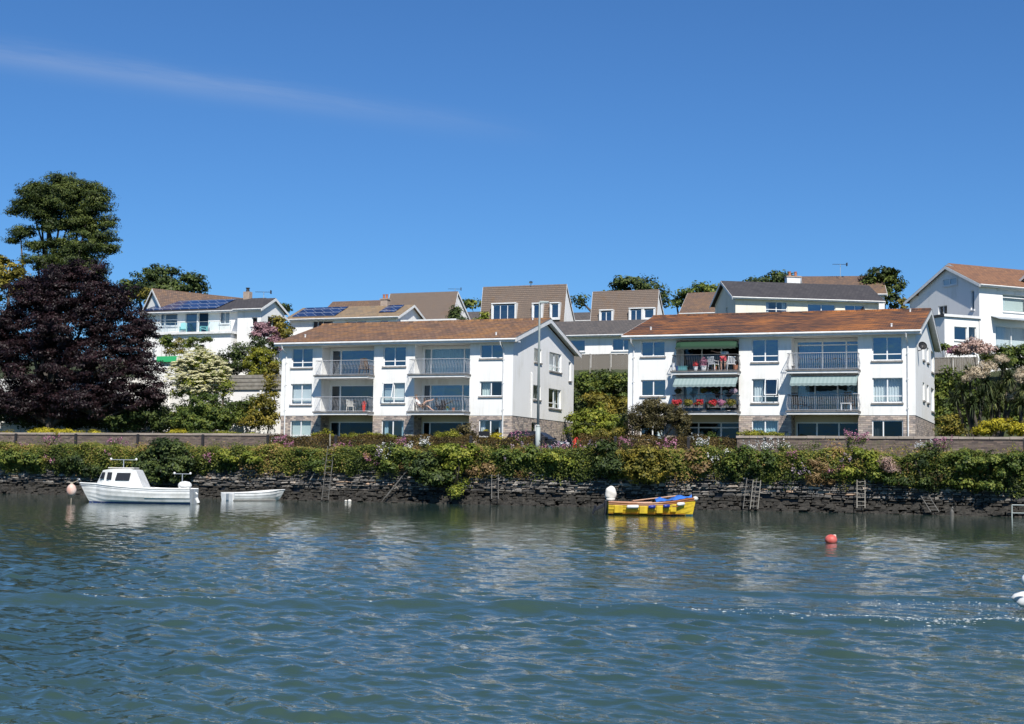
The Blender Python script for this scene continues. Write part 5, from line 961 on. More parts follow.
qbush('bush', 'loose bush with white flowers right of the fallen ladder', [(398, 452, 12, 8), (412, 459, 14, 10), (392, 466, 12, 8)], 'mid_green')
qbush('bush', 'dark glossy leaved bush overhanging the shaded part of the quay wall', [(428, 462, 14, 9), (424, 474, 16, 10), (440, 478, 18, 9)], 'dark_green', Y=79.4, leaf=.2)
qbush('bush', 'bright yellow green bush in the middle of the quay below the yellow dome', [(448, 450, 16, 8), (462, 458, 15, 9), (455, 466, 14, 8), (470, 450, 8, 7)], 'bright_green', Y=79.5)
qbush('bush', 'mid green bush with lilac flowers below the gable of the first block', [(500, 454, 14, 7), (516, 459, 12, 8), (530, 454, 10, 7)], 'mid_green')
qbush('bush', 'light green bush on the quay below the black parked car', [(555, 458, 15, 7), (570, 463, 10, 7)], 'bright_green')
qbush('bush', 'grey green tall bush on the quay just left of the widest olive bush', [(606, 450, 14, 12), (602, 464, 14, 12), (614, 468, 14, 10)], 'dark_green', Y=79.5)
qbush('bush', 'wide olive green bush overhanging the wall above the yellow boat', [(648, 456, 22, 9), (638, 466, 18, 10), (658, 468, 20, 10), (645, 476, 18, 8)], 'olive', Y=79.4)
qbush('bush', 'orange tinged yellow bush right of the wide olive bush', [(695, 458, 12, 8), (705, 468, 12, 8)], 'dry')
qbush('bush', 'dark green flowering bush above the double ladder', [(745, 456, 16, 9), (765, 462, 16, 9), (735, 466, 10, 7)], 'mid_green')
qbush('grass_tuft', 'hanging tuft of dry brown grass on the quay right of the double ladder', [(818, 466, 9, 9), (824, 474, 7, 10), (814, 478, 5, 9)], 'dry', asp=.12, leaf=.35)
qbush('bush', 'bright leafy bush on the quay above the upright right ladder', [(860, 456, 14, 9), (875, 464, 12, 9), (850, 470, 10, 7)], 'bright_green')
qbush('grass_tuft', 'pale pink seeding grass tuft on the quay wall right of the upright ladder', [(886, 463, 8, 6), (894, 468, 8, 7)], 'pinkish', asp=.15, leaf=.22, Y=79.3)
qbush('bush', 'dark green spiky shrub by the post at the right end of the second block', [(930, 450, 10, 9), (925, 460, 10, 6)], 'dark_green')
qbush('bush', 'dense green bush on the quay at the right edge', [(960, 462, 22, 10), (990, 464, 22, 12), (1015, 462, 18, 12)], 'mid_green', Y=79.6)
qbush('grass_tuft', 'small tan grass tuft hanging below the white flowered bush', [(407, 468, 5, 7)], 'dry', asp=.15, leaf=.25)
qbush('bush', 'small green weed growing from the foot of the quay wall at the water line', [(455, 492, 9, 8), (462, 485, 6, 6)], 'bright_green', Y=79.2, leaf=.14)
qbush('bush', 'low dark tuft hanging beneath the post at the right end of the wall', [(925, 484, 9, 6), (905, 480, 9, 5)], 'dark_green', Y=79.6)
qbush('bush', 'sprawling low green growth along the foot of the right quay bank', [(960, 482, 16, 4), (990, 487, 18, 4), (880, 478, 14, 5)], 'mid_green', Y=79.7)
qbush('grass_tuft', 'dry tan growth hanging over the wall left of the middle ladder', [(475, 470, 12, 6), (490, 468, 12, 5)], 'dry', leaf=.15)
# flowering plants: spikes of valerian and the like
def flower_proto(mat, seed):
    rs = random.Random(seed); e = empty('flowering_plant', (0, 0, 0)); st = MB(); pts = []; lp = []
    for i in range(13):
        a = rs.uniform(0, 6.28); r = rs.uniform(.05, .75); h = rs.uniform(.35, .85); t_ = Vector((math.cos(a) * r, math.sin(a) * r * .6, h)); st.tube([(t_.x * .3, t_.y * .3, 0), (t_.x * .7, t_.y * .7, h * .6), t_], .012, 4)
        for k in range(15): pts.append(t_ + Vector((rs.gauss(0, .055), rs.gauss(0, .055), rs.gauss(-.03, .09))))
        for k in range(9): lp.append(Vector((t_.x * .6, t_.y * .6, h * .45)) + Vector((rs.gauss(0, .09), rs.gauss(0, .09), rs.gauss(0, .13))))
    st.build('stems', 'earth', e); q = np.array([tuple(p) for p in pts]); leafmesh('flowers', q, RS.normal(size=q.shape) + np.array([0, -.6, .6]), np.full(len(q), .078), RS.uniform(0, 1, len(q)), mat, e, asp=.9)
    q = np.array([tuple(p) for p in lp]); leafmesh('leaves', q, RS.normal(size=q.shape) + np.array([0, -.3, .8]), np.full(len(q), .13), RS.uniform(.2, .9, len(q)), 'mid_green', e); return e
protos = {k: [flower_proto(k + '_flower', i), False] for i, k in enumerate(('pink', 'white', 'lilac', 'red'))}
fl = [(52, 441, 'pink', 'pink flowering clump on the quay below the large yellow mound'), (26, 447, 'pink', 'faint pink clump near the far left quay post'), (118, 443, 'pink', 'bright pink clump beside the third quay post above the motor boat'), (108, 455, 'pink', 'pink clump among the ivy above the bow of the motor boat'), (124, 450, 'pink', 'pink clump right above the cabin lamps of the motor boat'),
    (56, 458, 'pink', 'low dusty pink clump hanging in the ivy at the left'), (194, 455, 'pink', 'pink clump at the right edge of the big round bush'), (213, 458, 'pink', 'small pink clump in the ivy above the white dinghy'), (280, 440, 'pink', 'tall pink pair of flower heads below the left corner of the first block'), (288, 446, 'pink', 'small pink clump just right of the tall pink pair'),
    (342, 448, 'pink', 'pale pink low clump right of the leaning post before the first block'), (372, 460, 'pink', 'dusty pink clump trailing above the fallen ladder'), (381, 452, 'lilac', 'lilac clump left of the white flowers'), (400, 442, 'pink', 'pink clump behind the white flowers before the first block'), (392, 448, 'white', 'dense white flower clump on the quay before the first block'), (386, 455, 'white', 'white clump trailing left of the dense white flowers'),
    (408, 446, 'white', 'scattered white flowers right of the dense white clump'), (424, 441, 'white', 'small white flowers beside the yellow cushion'), (470, 449, 'pink', 'pink sprig in front of the dark post by the sign'), (512, 450, 'lilac', 'large pale lilac clump below the gable corner of the first block'), (522, 446, 'lilac', 'lilac clump left of the foot of the lamp post'), (505, 458, 'lilac', 'low lilac clump trailing over the quay'),
    (519, 436, 'pink', 'bright pink bush head beside the left foot of the lamp'), (543, 450, 'lilac', 'pale lilac clump right of the foot of the lamp post'), (552, 450, 'pink', 'pink clump below the parked car'), (572, 450, 'pink', 'dusty pink clump below the red cone'), (586, 450, 'pink', 'pink clump right of the red cone'), (562, 446, 'lilac', 'thin lilac sprigs between car and cone'),
    (596, 446, 'lilac', 'faint lilac sprigs left of the grey green tall bush'), (626, 442, 'pink', 'pink sprigs above the grey green tall bush'), (609, 466, 'pink', 'single low pink clump on the grey green tall bush'), (665, 445, 'pink', 'small pink clump before the weeping tree'), (700, 440, 'white', 'white flowers by the patio of the second block'), (718, 456, 'white', 'white trailing flowers left of the double ladder'),
    (757, 458, 'pink', 'deep pink clump above the double ladder'), (765, 444, 'white', 'tall white spikes beside the first post of the right wall'), (782, 444, 'white', 'tall white spikes in the middle of the right wall'), (793, 455, 'pink', 'pink clump below the white spikes'), (750, 446, 'white', 'white spikes at the left end of the right wall'), (800, 470, 'lilac', 'lilac trailing clump left of the brown grass'),
    (834, 468, 'pink', 'pink trailing clump right of the brown grass'), (842, 458, 'lilac', 'thin lilac sprigs above the trailing pink clump'), (852, 436, 'pink', 'broad pink clump on top of the right garden wall beside the post'), (862, 437, 'pink', 'pink clump right of the broad pink clump on the wall'), (943, 443, 'pink', 'deep pink clump right of the last post before the edge'), (922, 444, 'white', 'pale spikes left of the last post before the edge')]
for i, (x, y, k, lab) in enumerate(fl):
    Yf = 79.75 if y > 450 else 80.9; 
    p = P(x, y, Yf); pr = protos[k]
    if not pr[1]: o = pr[0]; pr[1] = True
    else: o = dup(pr[0])
    s_ = random.uniform(.75, 1.1); o.location = (p[0], Yf, p[2] - .5 * s_); o.rotation_euler.z = random.uniform(0, 6.28); o.scale = (s_,) * 3; tag(o, lab, 'flowers', 'flowering clumps on the quay')
# red flowers are used on the balcony; hide nothing: the red kind serves as the source for the geranium boxes
red0 = protos['red'][0]

# ------------------------------------------------------------------ ladders
def ladder(b_, t_, wd, n, lab, mat='grey_wood', side=None):
    b_, t_ = Vector(b_), Vector(t_); e = empty('ladder', b_, 0, lab, 'ladder', 'ladders against the quay wall'); s = Vector(side or (1, 0, 0)) * wd / 2
    for k in (-1, 1): mb = MB(); mb.tube([b_ + s * k, t_ + s * k], .026, 5); mb.build('rail', mat, e, b_)
    for i in range(n): c = b_.lerp(t_, (i + .6) / n); mb = MB(); mb.tube([c - s, c + s], .017, 5); mb.build('rung', mat, e, b_)
def Lp(px, py, Y): p = P(px, py, Y); return (p[0], Y, p[2])
ladder(Lp(325, 500, 79.3), Lp(331, 446, 79.55), .45, 9, 'long leaning wooden ladder reaching the quay top below the first block')
ladder(Lp(384, 499, 79.3), Lp(405, 473, 79.5), .42, 6, 'dark broken ladder lying aslant on the quay wall', side=(.7, 0, .7))
ladder(Lp(495, 499, 79.3), Lp(495, 474, 79.7), .42, 6, 'dark upright ladder half hidden under the greenery in the middle')
ladder(Lp(748, 509, 79.3), Lp(752, 478, 79.55), .55, 6, 'grey leaning ladder of the left pair beside the yellow boat')
ladder(Lp(754, 509, 79.15), Lp(757, 480, 79.4), .42, 6, 'second narrower ladder overlapping the leaning one', 'post_wood')
ladder(Lp(861, 508, 79.25), Lp(861, 480, 79.7), .42, 7, 'pale straight upright ladder near the white ended right block', 'post_wood')
ladder(Lp(935, 512, 79.25), Lp(925, 496, 79.6), .42, 5, 'short tilted grey ladder near the right end of the wall')
e = empty('landing_frame', Lp(1020, 520, 79.2), 0, 'low grey tubular landing frame in the water at the right edge', 'landing frame'); b0 = np.array(e.location); mb = MB()
for px in (1012, 1027, 1042): mb.tube([Lp(px, 522, 79.2), Lp(px, 505, 79.2)], .03, 5)
mb.tube([Lp(1012, 505, 79.2), Lp(1042, 505.5, 79.2)], .03, 5); mb.tube([Lp(1012, 513, 79.2), Lp(1042, 513.5, 79.2)], .025, 5); mb.build('bars', 'galv', e, tuple(Lp(1020, 520, 79.2)))
tag((lambda m: (m.tube([Lp(310, 480, 79.5), Lp(324, 458, 79.6)], .03, 5), m.build('leaning_pole', 'post_wood'))[1])(MB()), 'thin pale pole leaning in the ivy left of the long ladder', 'pole')
tag((lambda m: (m.tube([Lp(619, 456, 81.2), Lp(330, 446, 81.2)][1:] + [Lp(330, 434, 81.2)], .05, 6), m.build('wooden_stake', 'post_wood'))[1])(MB()), 'short weathered wooden stake above the top of the long ladder', 'stake')
mb = MB(); c = Lp(952, 517, 77.5); mb.tube([(c[0], c[1], -.3), (c[0], c[1], .25), (c[0] + .03, c[1], .42), (c[0] + .02, c[1], .55)], [.1, .09, .06, .02], 8); tag(mb.build('mooring_stump', 'grey_wood'), 'small grey pointed stump in the water before the right quay wall', 'stump')

# ------------------------------------------------------------------ boats
def hull(L_, st, nst=22, m_=10, strakes=0, wall=.04, rake=.10):
    """st(t) -> half beam, keel z, sheer z, fullness, x ; returns outer and inner surfaces as one shell"""
    outer = []; inner = []
    for i in range(nst + 1):
        t = i / nst; b_, k_, s_, p_, x0 = st(t); ro = []; ri = []
        for j in range(m_ + 1):
            u = j / m_; y = b_ * (1 - (1 - u) ** p_); z = k_ + (s_ - k_) * (u ** 1.25)
            if strakes: f = (u * strakes) % 1; y += .028 * (1 - f) * min(1, b_ * 4) if 0 < u < 1 else 0
            xx = x0 + (L_ * rake * u if t > .93 else 0) * ((t - .93) / .07 if t > .93 else 0); ro.append((xx, y, z)); ri.append((min(xx, x0 + (L_ * rake * u) * max(0, (t - .93) / .07)) - (wall * 1.5 if t > .95 else 0) + (wall if t < .02 else 0), max(0, y - wall), z + (wall if j == 0 else 0)))
        outer.append(ro); inner.append(ri)
    mb = MB(); cols = m_ + 1
    for sg in (1, -1):
        vs = [(x, y * sg, z) for r_ in outer for x, y, z in r_]; f = [(i * cols + j, (i + 1) * cols + j, (i + 1) * cols + j + 1, i * cols + j + 1) for i in range(nst) for j in range(m_)]
        mb.add(vs, f if sg < 0 else [q[::-1] for q in f])
        vs2 = [(x, y * sg, z) for r_ in inner for x, y, z in r_]; mb.add(vs2, f if sg > 0 else [q[::-1] for q in f])
    for lst in (outer[0], inner[0]):
        vs = [(x, y, z) for x, y, z in lst] + [(x, -y, z) for x, y, z in lst[::-1]]; mb.add(vs, [tuple(range(len(vs)))])
    gun = [(r_[-1]) for r_ in outer]
    return mb, gun, outer
def gunwale(gun, rad, name, mat, e, dz=0):
    for sg in (1, -1):
        mb = MB(); mb.tube([(x, y * sg, z + dz) for x, y, z in gun], rad, 6); mb.build(name, mat, e)
def deck(e, outer, t0, t1, z_in, name, mat, crown_=.03, inset=.03, dz=-.02):
    n = len(outer) - 1; i0, i1 = int(t0 * n), int(round(t1 * n)); mb = MB(); vs = []
    for i in range(i0, i1 + 1):
        x, y, z = outer[i][-1]; zz = (z + dz) if z_in is None else z_in; y = max(.005, y - inset)
        vs += [(x, -y, zz), (x, 0, zz + crown_), (x, y, zz)]
    k = i1 - i0; mb.add(vs, [(a * 3 + j, a * 3 + j + 1, (a + 1) * 3 + j + 1, (a + 1) * 3 + j) for a in range(k) for j in (0, 1)]); return mb.build(name, mat, e)
IMG = 20.95
# cabin boat, bow to the left
c = GP(133, 503, 0); Lb = 6.0
cb = empty('motor_boat', (c[0], c[1] + .4, 0), R(180 + IMG - 2), 'white clinker motor boat with small wheelhouse and two deck lamps, moored at the left', 'boat'); e = cb
def stc(t):
    b_ = 1.05 * (1 - max(0, (t - .45) / .55) ** 3.0) * (.88 + .12 * min(1, t / .25)); return (max(.012, b_), -.38 + (.38 * max(0, (t - .80) / .20) ** 2), .72 + .06 * (1 - t) + .46 * max(0, t - .25) ** 1.6, 2.4 - .9 * max(0, t - .5) * 1.2, -Lb / 2 + Lb * .92 * t)
hb, gun, outer = hull(Lb, stc, 28, 12, 6); hb.build('hull', 'gel_white', e, smooth=False)
gunwale(gun, .045, 'rubbing_strake', 'gel_white', e, .0); gunwale([(x, y + .012, z - .11) for x, y, z in gun], .016, 'trim_line', 'grey_hull', e)
mb = MB(); n = len(outer)
for sg in (1, -1):
    vs = []
    for r_ in outer:
        for zz in (-.1, .055):
            zs = [q[2] for q in r_]; ys = [q[1] for q in r_]; xs_ = [q[0] for q in r_]; y = np.interp(zz, zs, ys); x = np.interp(zz, zs, xs_); vs.append((x + (.012 if r_ is outer[-1] else 0), (y + .012) * sg, zz))
    mb.add(vs, [(2 * i, 2 * i + 2, 2 * i + 3, 2 * i + 1) for i in range(n - 1)])
mb.build('boot_stripe', 'antifoul', e)
deck(e, outer, .0, .42, .30, 'cockpit_floor', 'off_white'); deck(e, outer, .40, 1, None, 'foredeck', 'gel_white', .06)
def tz(x): return float(np.interp(x, [g_[0] for g_ in gun], [g_[2] for g_ in gun]))
# wheelhouse: a shaped cabin (profile in x, z) with sloping front and raked aft wall
xa, xf = .05, 2.15; base_z = .74
pr = [(xa - .55, .74), (xa - .10, 1.72), (xa + .25, 1.80), (1.35, 1.77), (1.75, 1.70), (2.15, .98), (2.20, .86)]
mb = MB(); hw = [.72, .62, .60, .56, .52, .50, .50]
top = []
for sg in (1, -1):
    i0 = len(mb.v)
vsL = [(x, -h, z) for (x, z), h in zip(pr, hw)]; vsR = [(x, h, z) for (x, z), h in zip(pr, hw)]; gw_ = lambda x: float(np.interp(x, [g_[0] for g_ in gun], [g_[1] for g_ in gun])) - .1; hw = [min(h, gw_(x)) for (x, z), h in zip(pr, hw)]; vsL = [(x, -h, z) for (x, z), h in zip(pr, hw)]; vsR = [(x, h, z) for (x, z), h in zip(pr, hw)]; bl_ = [(x, -min(.80, h + .12, gw_(x) + .02), .72) for (x, z), h in zip(pr, hw)]; br_ = [(x, min(.80, h + .12, gw_(x) + .02), .72) for (x, z), h in zip(pr, hw)]; k = len(pr)
mb.add(vsL + vsR + bl_ + br_, [(i, i + 1, k + i + 1, k + i) for i in range(k - 1)] + [(2 * k + i, 2 * k + i + 1, i + 1, i) for i in range(k - 1)] + [(k + i, k + i + 1, 3 * k + i + 1, 3 * k + i) for i in range(k - 1)] + [(2 * k, 0, k, 3 * k), (k - 1, 3 * k - 1, 4 * k - 1, 2 * k - 1)])
ca = mb.build('wheelhouse', 'gel_white', e)
for sg in (1, -1):
    for (x0, x1, xt0, xt1, z0, z1) in ((.28, 1.05, .22, .95, 1.18, 1.58), (1.25, 1.52, 1.22, 1.46, 1.22, 1.6), (1.66, 1.92, 1.60, 1.76, 1.26, 1.60)):
        mb = MB(); y0 = lambda x, z: sg * (np.interp(x, [p_[0] for p_ in pr], hw) + .16 * (1.78 - z) / 1.06 + .012); vs = [(x0, y0(x0, z0), z0), (x1, y0(x1, z0), z0), (xt1, y0(xt1, z1), z1), (xt0, y0(xt0, z1), z1)]
        vs = [(x, y + (.02 * sg), z) for x, y, z in vs]; mb.add(vs + [(x, y - .03 * sg, z) for x, y, z in vs], [(0, 1, 2, 3), (4, 7, 6, 5), (0, 4, 5, 1), (1, 5, 6, 2), (2, 6, 7, 3), (3, 7, 4, 0)]); mb.build('cabin_window', 'engine_dark', ca, bevel=.01)
mb = MB(); mb.box(.1, 1.5, -.5, .5, 1.81, 1.86); mb.build('roof_hatch', 'off_white', ca, bevel=.03)
def lamp_bar(x, z, h, wd, nm):
    mb = MB(); mb.tube([(x, 0, z), (x, 0, z + h)], .025, 6); mb.tube([(x - wd / 2, 0, z + h), (x + wd / 2, 0, z + h)], .018, 5); o = mb.build(nm, 'grey_hull', e)
    for s in (-1, 1): mb = MB(); mb.ell((x + s * wd / 2, 0, z + h + .03), (.065, .065, .065), 12, 8); mb.build('lamp', 'gel_white', o, smooth=True)
lamp_bar(.82, 1.85, .42, 1.35, 'lamp_rack'); lamp_bar(-2.35, .95, .62, .85, 'stern_lamp_rack')
mb = MB(); mb.ell((-2.5, 0, .95), (.34, .22, .24), 12, 8, lambda d: 1 + .12 * (abs(d[0]) > .5)); mb.box(-2.75, -2.2, -.16, .16, .5, .9); mb.build('outboard_motor', 'gel_white', e, bevel=.03)
mb = MB(); mb.tube([(-3.2, .3, .32), (-3.32, .3, .05)], .09, 8); mb.tube([(-3.16, .3, .6), (-3.26, .3, .5)], .05, 6); mb.build('stern_leg', 'gel_white', e)
bp_ = cb.matrix_world if False else None
def loc2w(e, v): return Matrix.Translation(e.location) @ Matrix.Rotation(e.rotation_euler.z, 4, 'Z') @ Vector(v)
mb = MB(); mb.tube([(3.15, 0, 1.16), (3.2, 0, 1.22)], .06, 6); mb.build('bow_fitting', 'grey_hull', e)
# buoy hanging at the bow
bw = loc2w(cb, (3.30, 0, 1.1)); e = empty('mooring_buoy', (bw[0] - .12, bw[1] - .25, 0), 0, 'pink and white round mooring buoy hanging at the bow of the motor boat', 'buoy'); mb = MB(); mb.ell((0, 0, .62), (.26, .26, .33), 14, 10); mb.build('float', 'buoy_pink', e, smooth=True)
mb = MB(); mb.lathe([(.05, .88), (.09, .95), (.05, 1.02)], (0, 0, 0), 8); mb.tube([(0, 0, .32), (0, 0, -.2)], .02, 5); mb.tube([(0, 0, 1.0), (.30, .1, 1.12)], .018, 5); mb.build('rope', 'rope', e)
# white dinghy, stern towards us
c = GP(233, 500.5, 0); Ld = 4.1
e = empty('dinghy', (c[0] + .9, c[1] + 1.1, 0), R(IMG + 47), 'small open white dinghy with its twin panelled stern towards the viewer, beside the quay', 'boat')
def std(t):
    b_ = .72 * (1 - max(0, (t - .45) / .55) ** 2.4) * (.94 + .06 * min(1, t / .2)); return (max(.012, b_), -.15 + .22 * max(0, (t - .75) / .25) ** 2, .46 + .30 * max(0, t - .2) ** 1.8, 3.2 - 1.6 * max(0, t - .4), -Ld / 2 + Ld * .93 * t)
hb, gun, outer = hull(Ld, std, 22, 10, 4, .035); hb.build('hull', 'gel_white', e); gunwale(gun, .035, 'gunwale', 'gel_white', e); deck(e, outer, .02, .9, .02, 'floor', 'off_white')
for x in (-1.3, -.2, .9): mb = MB(); mb.box(x - .12, x + .12, -.56 if x < .5 else -.45, .56 if x < .5 else .45, .27, .31); mb.build('thwart', 'off_white', e)
for s in (-1, 1): mb = MB(); mb.box(-Ld / 2 - .05, -Ld / 2 - .01, s * .36 - .20, s * .36 + .20, -.02, .44); mb.build('transom_panel', 'gel_white', e, bevel=.03)
mb = MB(); mb.box(-Ld / 2 - .045, -Ld / 2 - .01, -.14, .14, .05, .40); mb.build('motor_pad', 'grey_hull', e)
# yellow boat
c = GP(649, 515.5, 0); Ly = 4.15
e = empty('rowing_boat', (c[0], c[1] + .5, 0), R(IMG + 1), 'bright yellow open boat with varnished gunwale, blue and white fenders and a covered outboard', 'boat'); yb_ = e
def sty(t):
    b_ = .78 * (1 - max(0, (t - .5) / .5) ** 2.3) * (.80 + .20 * min(1, t / .35)); return (max(.012, b_), -.2 + .2 * max(0, (t - .82) / .18) ** 2, .56 + .28 * (t - .4) ** 2 * 2.6 * (1 if t > .4 else .3), 2.6 - 1.1 * max(0, t - .5), -Ly / 2 + Ly * .95 * t)
hb, gun, outer = hull(Ly, sty, 24, 12, 5, .04, .045); hb.build('hull', 'yellow_paint', e)
gunwale(gun, .05, 'gunwale', 'varnish', e); gunwale([(x, y + .01, z - .085) for x, y, z in gun], .03, 'rubbing_band', 'varnish', e); deck(e, outer, .02, .92, .06, 'floor', 'varnish'); deck(e, outer, .78, 1, None, 'foredeck', 'varnish', .03)
mb = MB()
for sg in (1, -1):
    vs = []
    for r_ in outer:
        for zz in (-.1, .075): zs = [q[2] for q in r_]; vs.append((np.interp(zz, zs, [q[0] for q in r_]) + (.01 if r_ is outer[-1] else 0), (np.interp(zz, zs, [q[1] for q in r_]) + .012) * sg, zz))
    mb.add(vs, [(2 * i, 2 * i + 2, 2 * i + 3, 2 * i + 1) for i in range(len(outer) - 1)])
mb.build('boot_stripe', 'boot_teal', e)
for x in (-1.2, -.1, 1.0): mb = MB(); mb.box(x - .13, x + .13, -.66, .66, .42, .46); mb.build('thwart', 'varnish', e)
def gy(x): return float(np.interp(x, [q[0] for q in gun], [q[1] for q in gun])), float(np.interp(x, [q[0] for q in gun], [q[2] for q in gun]))
for i, (x, ln, mt, kind) in enumerate([(-1.62, .40, 'yellow_paint', 'b'), (-.98, .55, 'gel_white', 't'), (-.48, .38, 'yellow_paint', 'b'), (-.10, .34, 'blue_fender', 't'), (.26, .30, 'yellow_paint', 'b'), (.58, .32, 'blue_fender', 't'), (.92, .28, 'yellow_paint', 'b'), (1.28, .40, 'gel_white', 't')]):
    y_, z_ = gy(x)
    for s in (-1, 1):
        mb = MB()
        if kind == 't': mb.tube([(x - ln / 2, s * (gy(x - ln / 2)[0] + .09), z_ - .17), (x - ln / 2 + .05, s * (gy(x - ln / 2)[0] + .09), z_ - .17), (x + ln / 2 - .05, s * (gy(x + ln / 2)[0] + .09), z_ - .15), (x + ln / 2, s * (gy(x + ln / 2)[0] + .09), z_ - .15)], [.04, .085, .085, .04], 10); mb.build('fender', mt, e, smooth=True)
        else: mb.hexa([(x - ln / 2, s * (y_ + .01), z_ - .48), (x + ln / 2, s * (y_ + .01), z_ - .48), (x + ln / 2, s * (y_ - .25), z_ - .48), (x - ln / 2, s * (y_ - .25), z_ - .48), (x - ln / 2, s * (y_ + .06), z_ - .12), (x + ln / 2, s * (y_ + .06), z_ - .12), (x + ln / 2, s * (y_ - .2), z_ - .12), (x - ln / 2, s * (y_ - .2), z_ - .12)]); mb.build('fender_pad', mt, e, bevel=.03)
mb = MB(); mb.ell((-1.93, 0, 1.0), (.25, .2, .33), 18, 14, lambda d: (1 + .10 * (1 - abs(d[2])) * (1 if d[0] > 0 else .3) + .05 * math.sin(d[2] * 7 + d[0] * 3)) * (1.12 if d[2] < -.4 else 1)); mb.lathe([(.19, 0), (.22, .12)], (-1.93, 0, .64), 10); o = mb.build('motor_cover', 'canvas', e, smooth=True)
mb = MB(); mb.box(-2.22, -2.1, -.12, .12, -.15, .68); mb.hexa([(-2.72, -.04, .12), (-2.25, -.04, .35), (-2.25, .04, .35), (-2.72, .04, .12), (-2.60, -.04, .34), (-2.2, -.04, .56), (-2.2, .04, .56), (-2.60, .04, .34)]); mb.tube([(-2.75, 0, .02), (-2.62, 0, .42)], .06, 6); mb.build('outboard_leg', 'engine_dark', e, bevel=.02)
mb = MB(); vs = []; n = 14
for i in range(n + 1):
    x = .1 + 1.75 * i / n; y_, z_ = gy(x)
    for j in range(7): a = -1 + 2 * j / 6; vs.append((x, y_ * a * 1.04, z_ + .07 + .2 * (1 - a * a) * (.6 + .4 * math.sin(i * .9)) + random.uniform(-.015, .02)))
mb.add(vs, [(i * 7 + j, (i + 1) * 7 + j, (i + 1) * 7 + j + 1, i * 7 + j + 1) for i in range(n) for j in range(6)]); mb.build('bow_cover', 'blue_cover', e)
for s in (-.1, .12): mb = MB(); mb.tube([(-.9, s - .15, .66), (1.25, s, .93)], .03, 6); mb.hexa([(-.95, s - .2, .64), (-.4, s - .2, .70), (-.4, s - .06, .70), (-.95, s - .06, .64), (-.95, s - .2, .66), (-.4, s - .2, .72), (-.4, s - .06, .72), (-.95, s - .06, .66)]); mb.build('oar', 'varnish', e)
mb = MB(); mb.ell((2.02, 0, .80), (.14, .12, .11), 10, 8); mb.build('bow_fender', 'off_white', e, smooth=True)
# buoys
c = GP(831, 543, 0); e = empty('mooring_buoy', (c[0], c[1], 0), R(20), 'red round mooring buoy floating on the open water at the right', 'buoy'); mb = MB(); mb.ell((0, 0, .09), (.175, .165, .15), 16, 12); mb.build('float', 'buoy_red', e, smooth=True); mb = MB(); mb.lathe([(.05, 0), (.045, .06), (.02, .07)], (.10, 0, .17), 8); mb.build('eye', 'buoy_pink', e)
for (x, y, r_, lab) in ((365, 501.5, .11, 'larger small white float at the foot of the quay wall'), (358, 501.5, .07, 'tiny white float left of the larger one by the quay wall')):
    c = GP(x, y, 0); mb = MB(); mb.ell((c[0], 78.9, .05), (r_ * 1.2, r_, r_), 10, 8); tag(mb.build('small_float', 'off_white', smooth=True), lab, 'float', 'two small floats')
# the inflatable leaving the picture at the right
c = GP(1020, 612, 0); e = empty('inflatable_dinghy', (.88, 21.44, 0), R(7), 'white inflatable boat leaving at the right edge, only its rounded stern tubes showing', 'boat')
for s, nm in ((-.40, 'side_tube'), (.40, 'side_tube')):
    mb = MB(); mb.tube([(-1.6, s, .16), (-1.55, s, .16), (-1.45, s, .17), (-1.2, s, .19), (1.0, s, .2), (1.5, s * .75, .26), (1.8, s * .2, .32)], [.01, .06, .085, .10, .12, .12, .12], 14); mb.build(nm, 'gel_white', e, smooth=True)
mb = MB(); mb.box(-1.22, -1.16, -.42, .42, .04, .42); mb.build('transom', 'grey_hull', e); mb = MB(); mb.box(-1.15, 1.4, -.42, .42, .04, .07); mb.build('floor', 'grey_hull', e)
mb = MB(); mb.ell((-1.38, 0, .44), (.12, .09, .10), 16, 12); mb.box(-1.36, -1.26, -.04, .04, -.2, .45); mb.build('outboard_motor', 'gel_white', e, smooth=True)

# ------------------------------------------------------------------ the parked car and the cone
e = empty('parked_car', (X_(536, 89.2), 89.2, 3.2), 0, 'black hatchback parked beside the gable of the first block, half behind the hedge', 'car')
hwid = .84
low = [(-2.0, .28), (-2.02, .62), (-1.95, .84), (-1.0, .90), (.95, .92), (1.75, .80), (2.02, .62), (2.05, .28)]
mb = MB(); k = len(low); vs = [(x, -hwid, z) for x, z in low] + [(x, hwid, z) for x, z in low]; mb.add(vs, [tuple(range(k - 1, -1, -1)), tuple(range(k, 2 * k))] + [(i, (i + 1) % k, k + (i + 1) % k, k + i) for i in range(k)]); bd = mb.build('body', 'car_black', e, bevel=.07)
cabp = [(-1.85, .88), (-1.62, 1.32), (-1.3, 1.43), (.1, 1.44), (.45, 1.38), (1.15, .92)]; mb = MB(); k = len(cabp); ww = [.78, .66, .62, .62, .64, .78]; vs = [(x, -h, z) for (x, z), h in zip(cabp, ww)] + [(x, h, z) for (x, z), h in zip(cabp, ww)]
mb.add(vs, [tuple(range(k - 1, -1, -1)), tuple(range(k, 2 * k))] + [(i, (i + 1) % k, k + (i + 1) % k, k + i) for i in range(k)]); mb.build('cabin', 'car_black', e, bevel=.03)
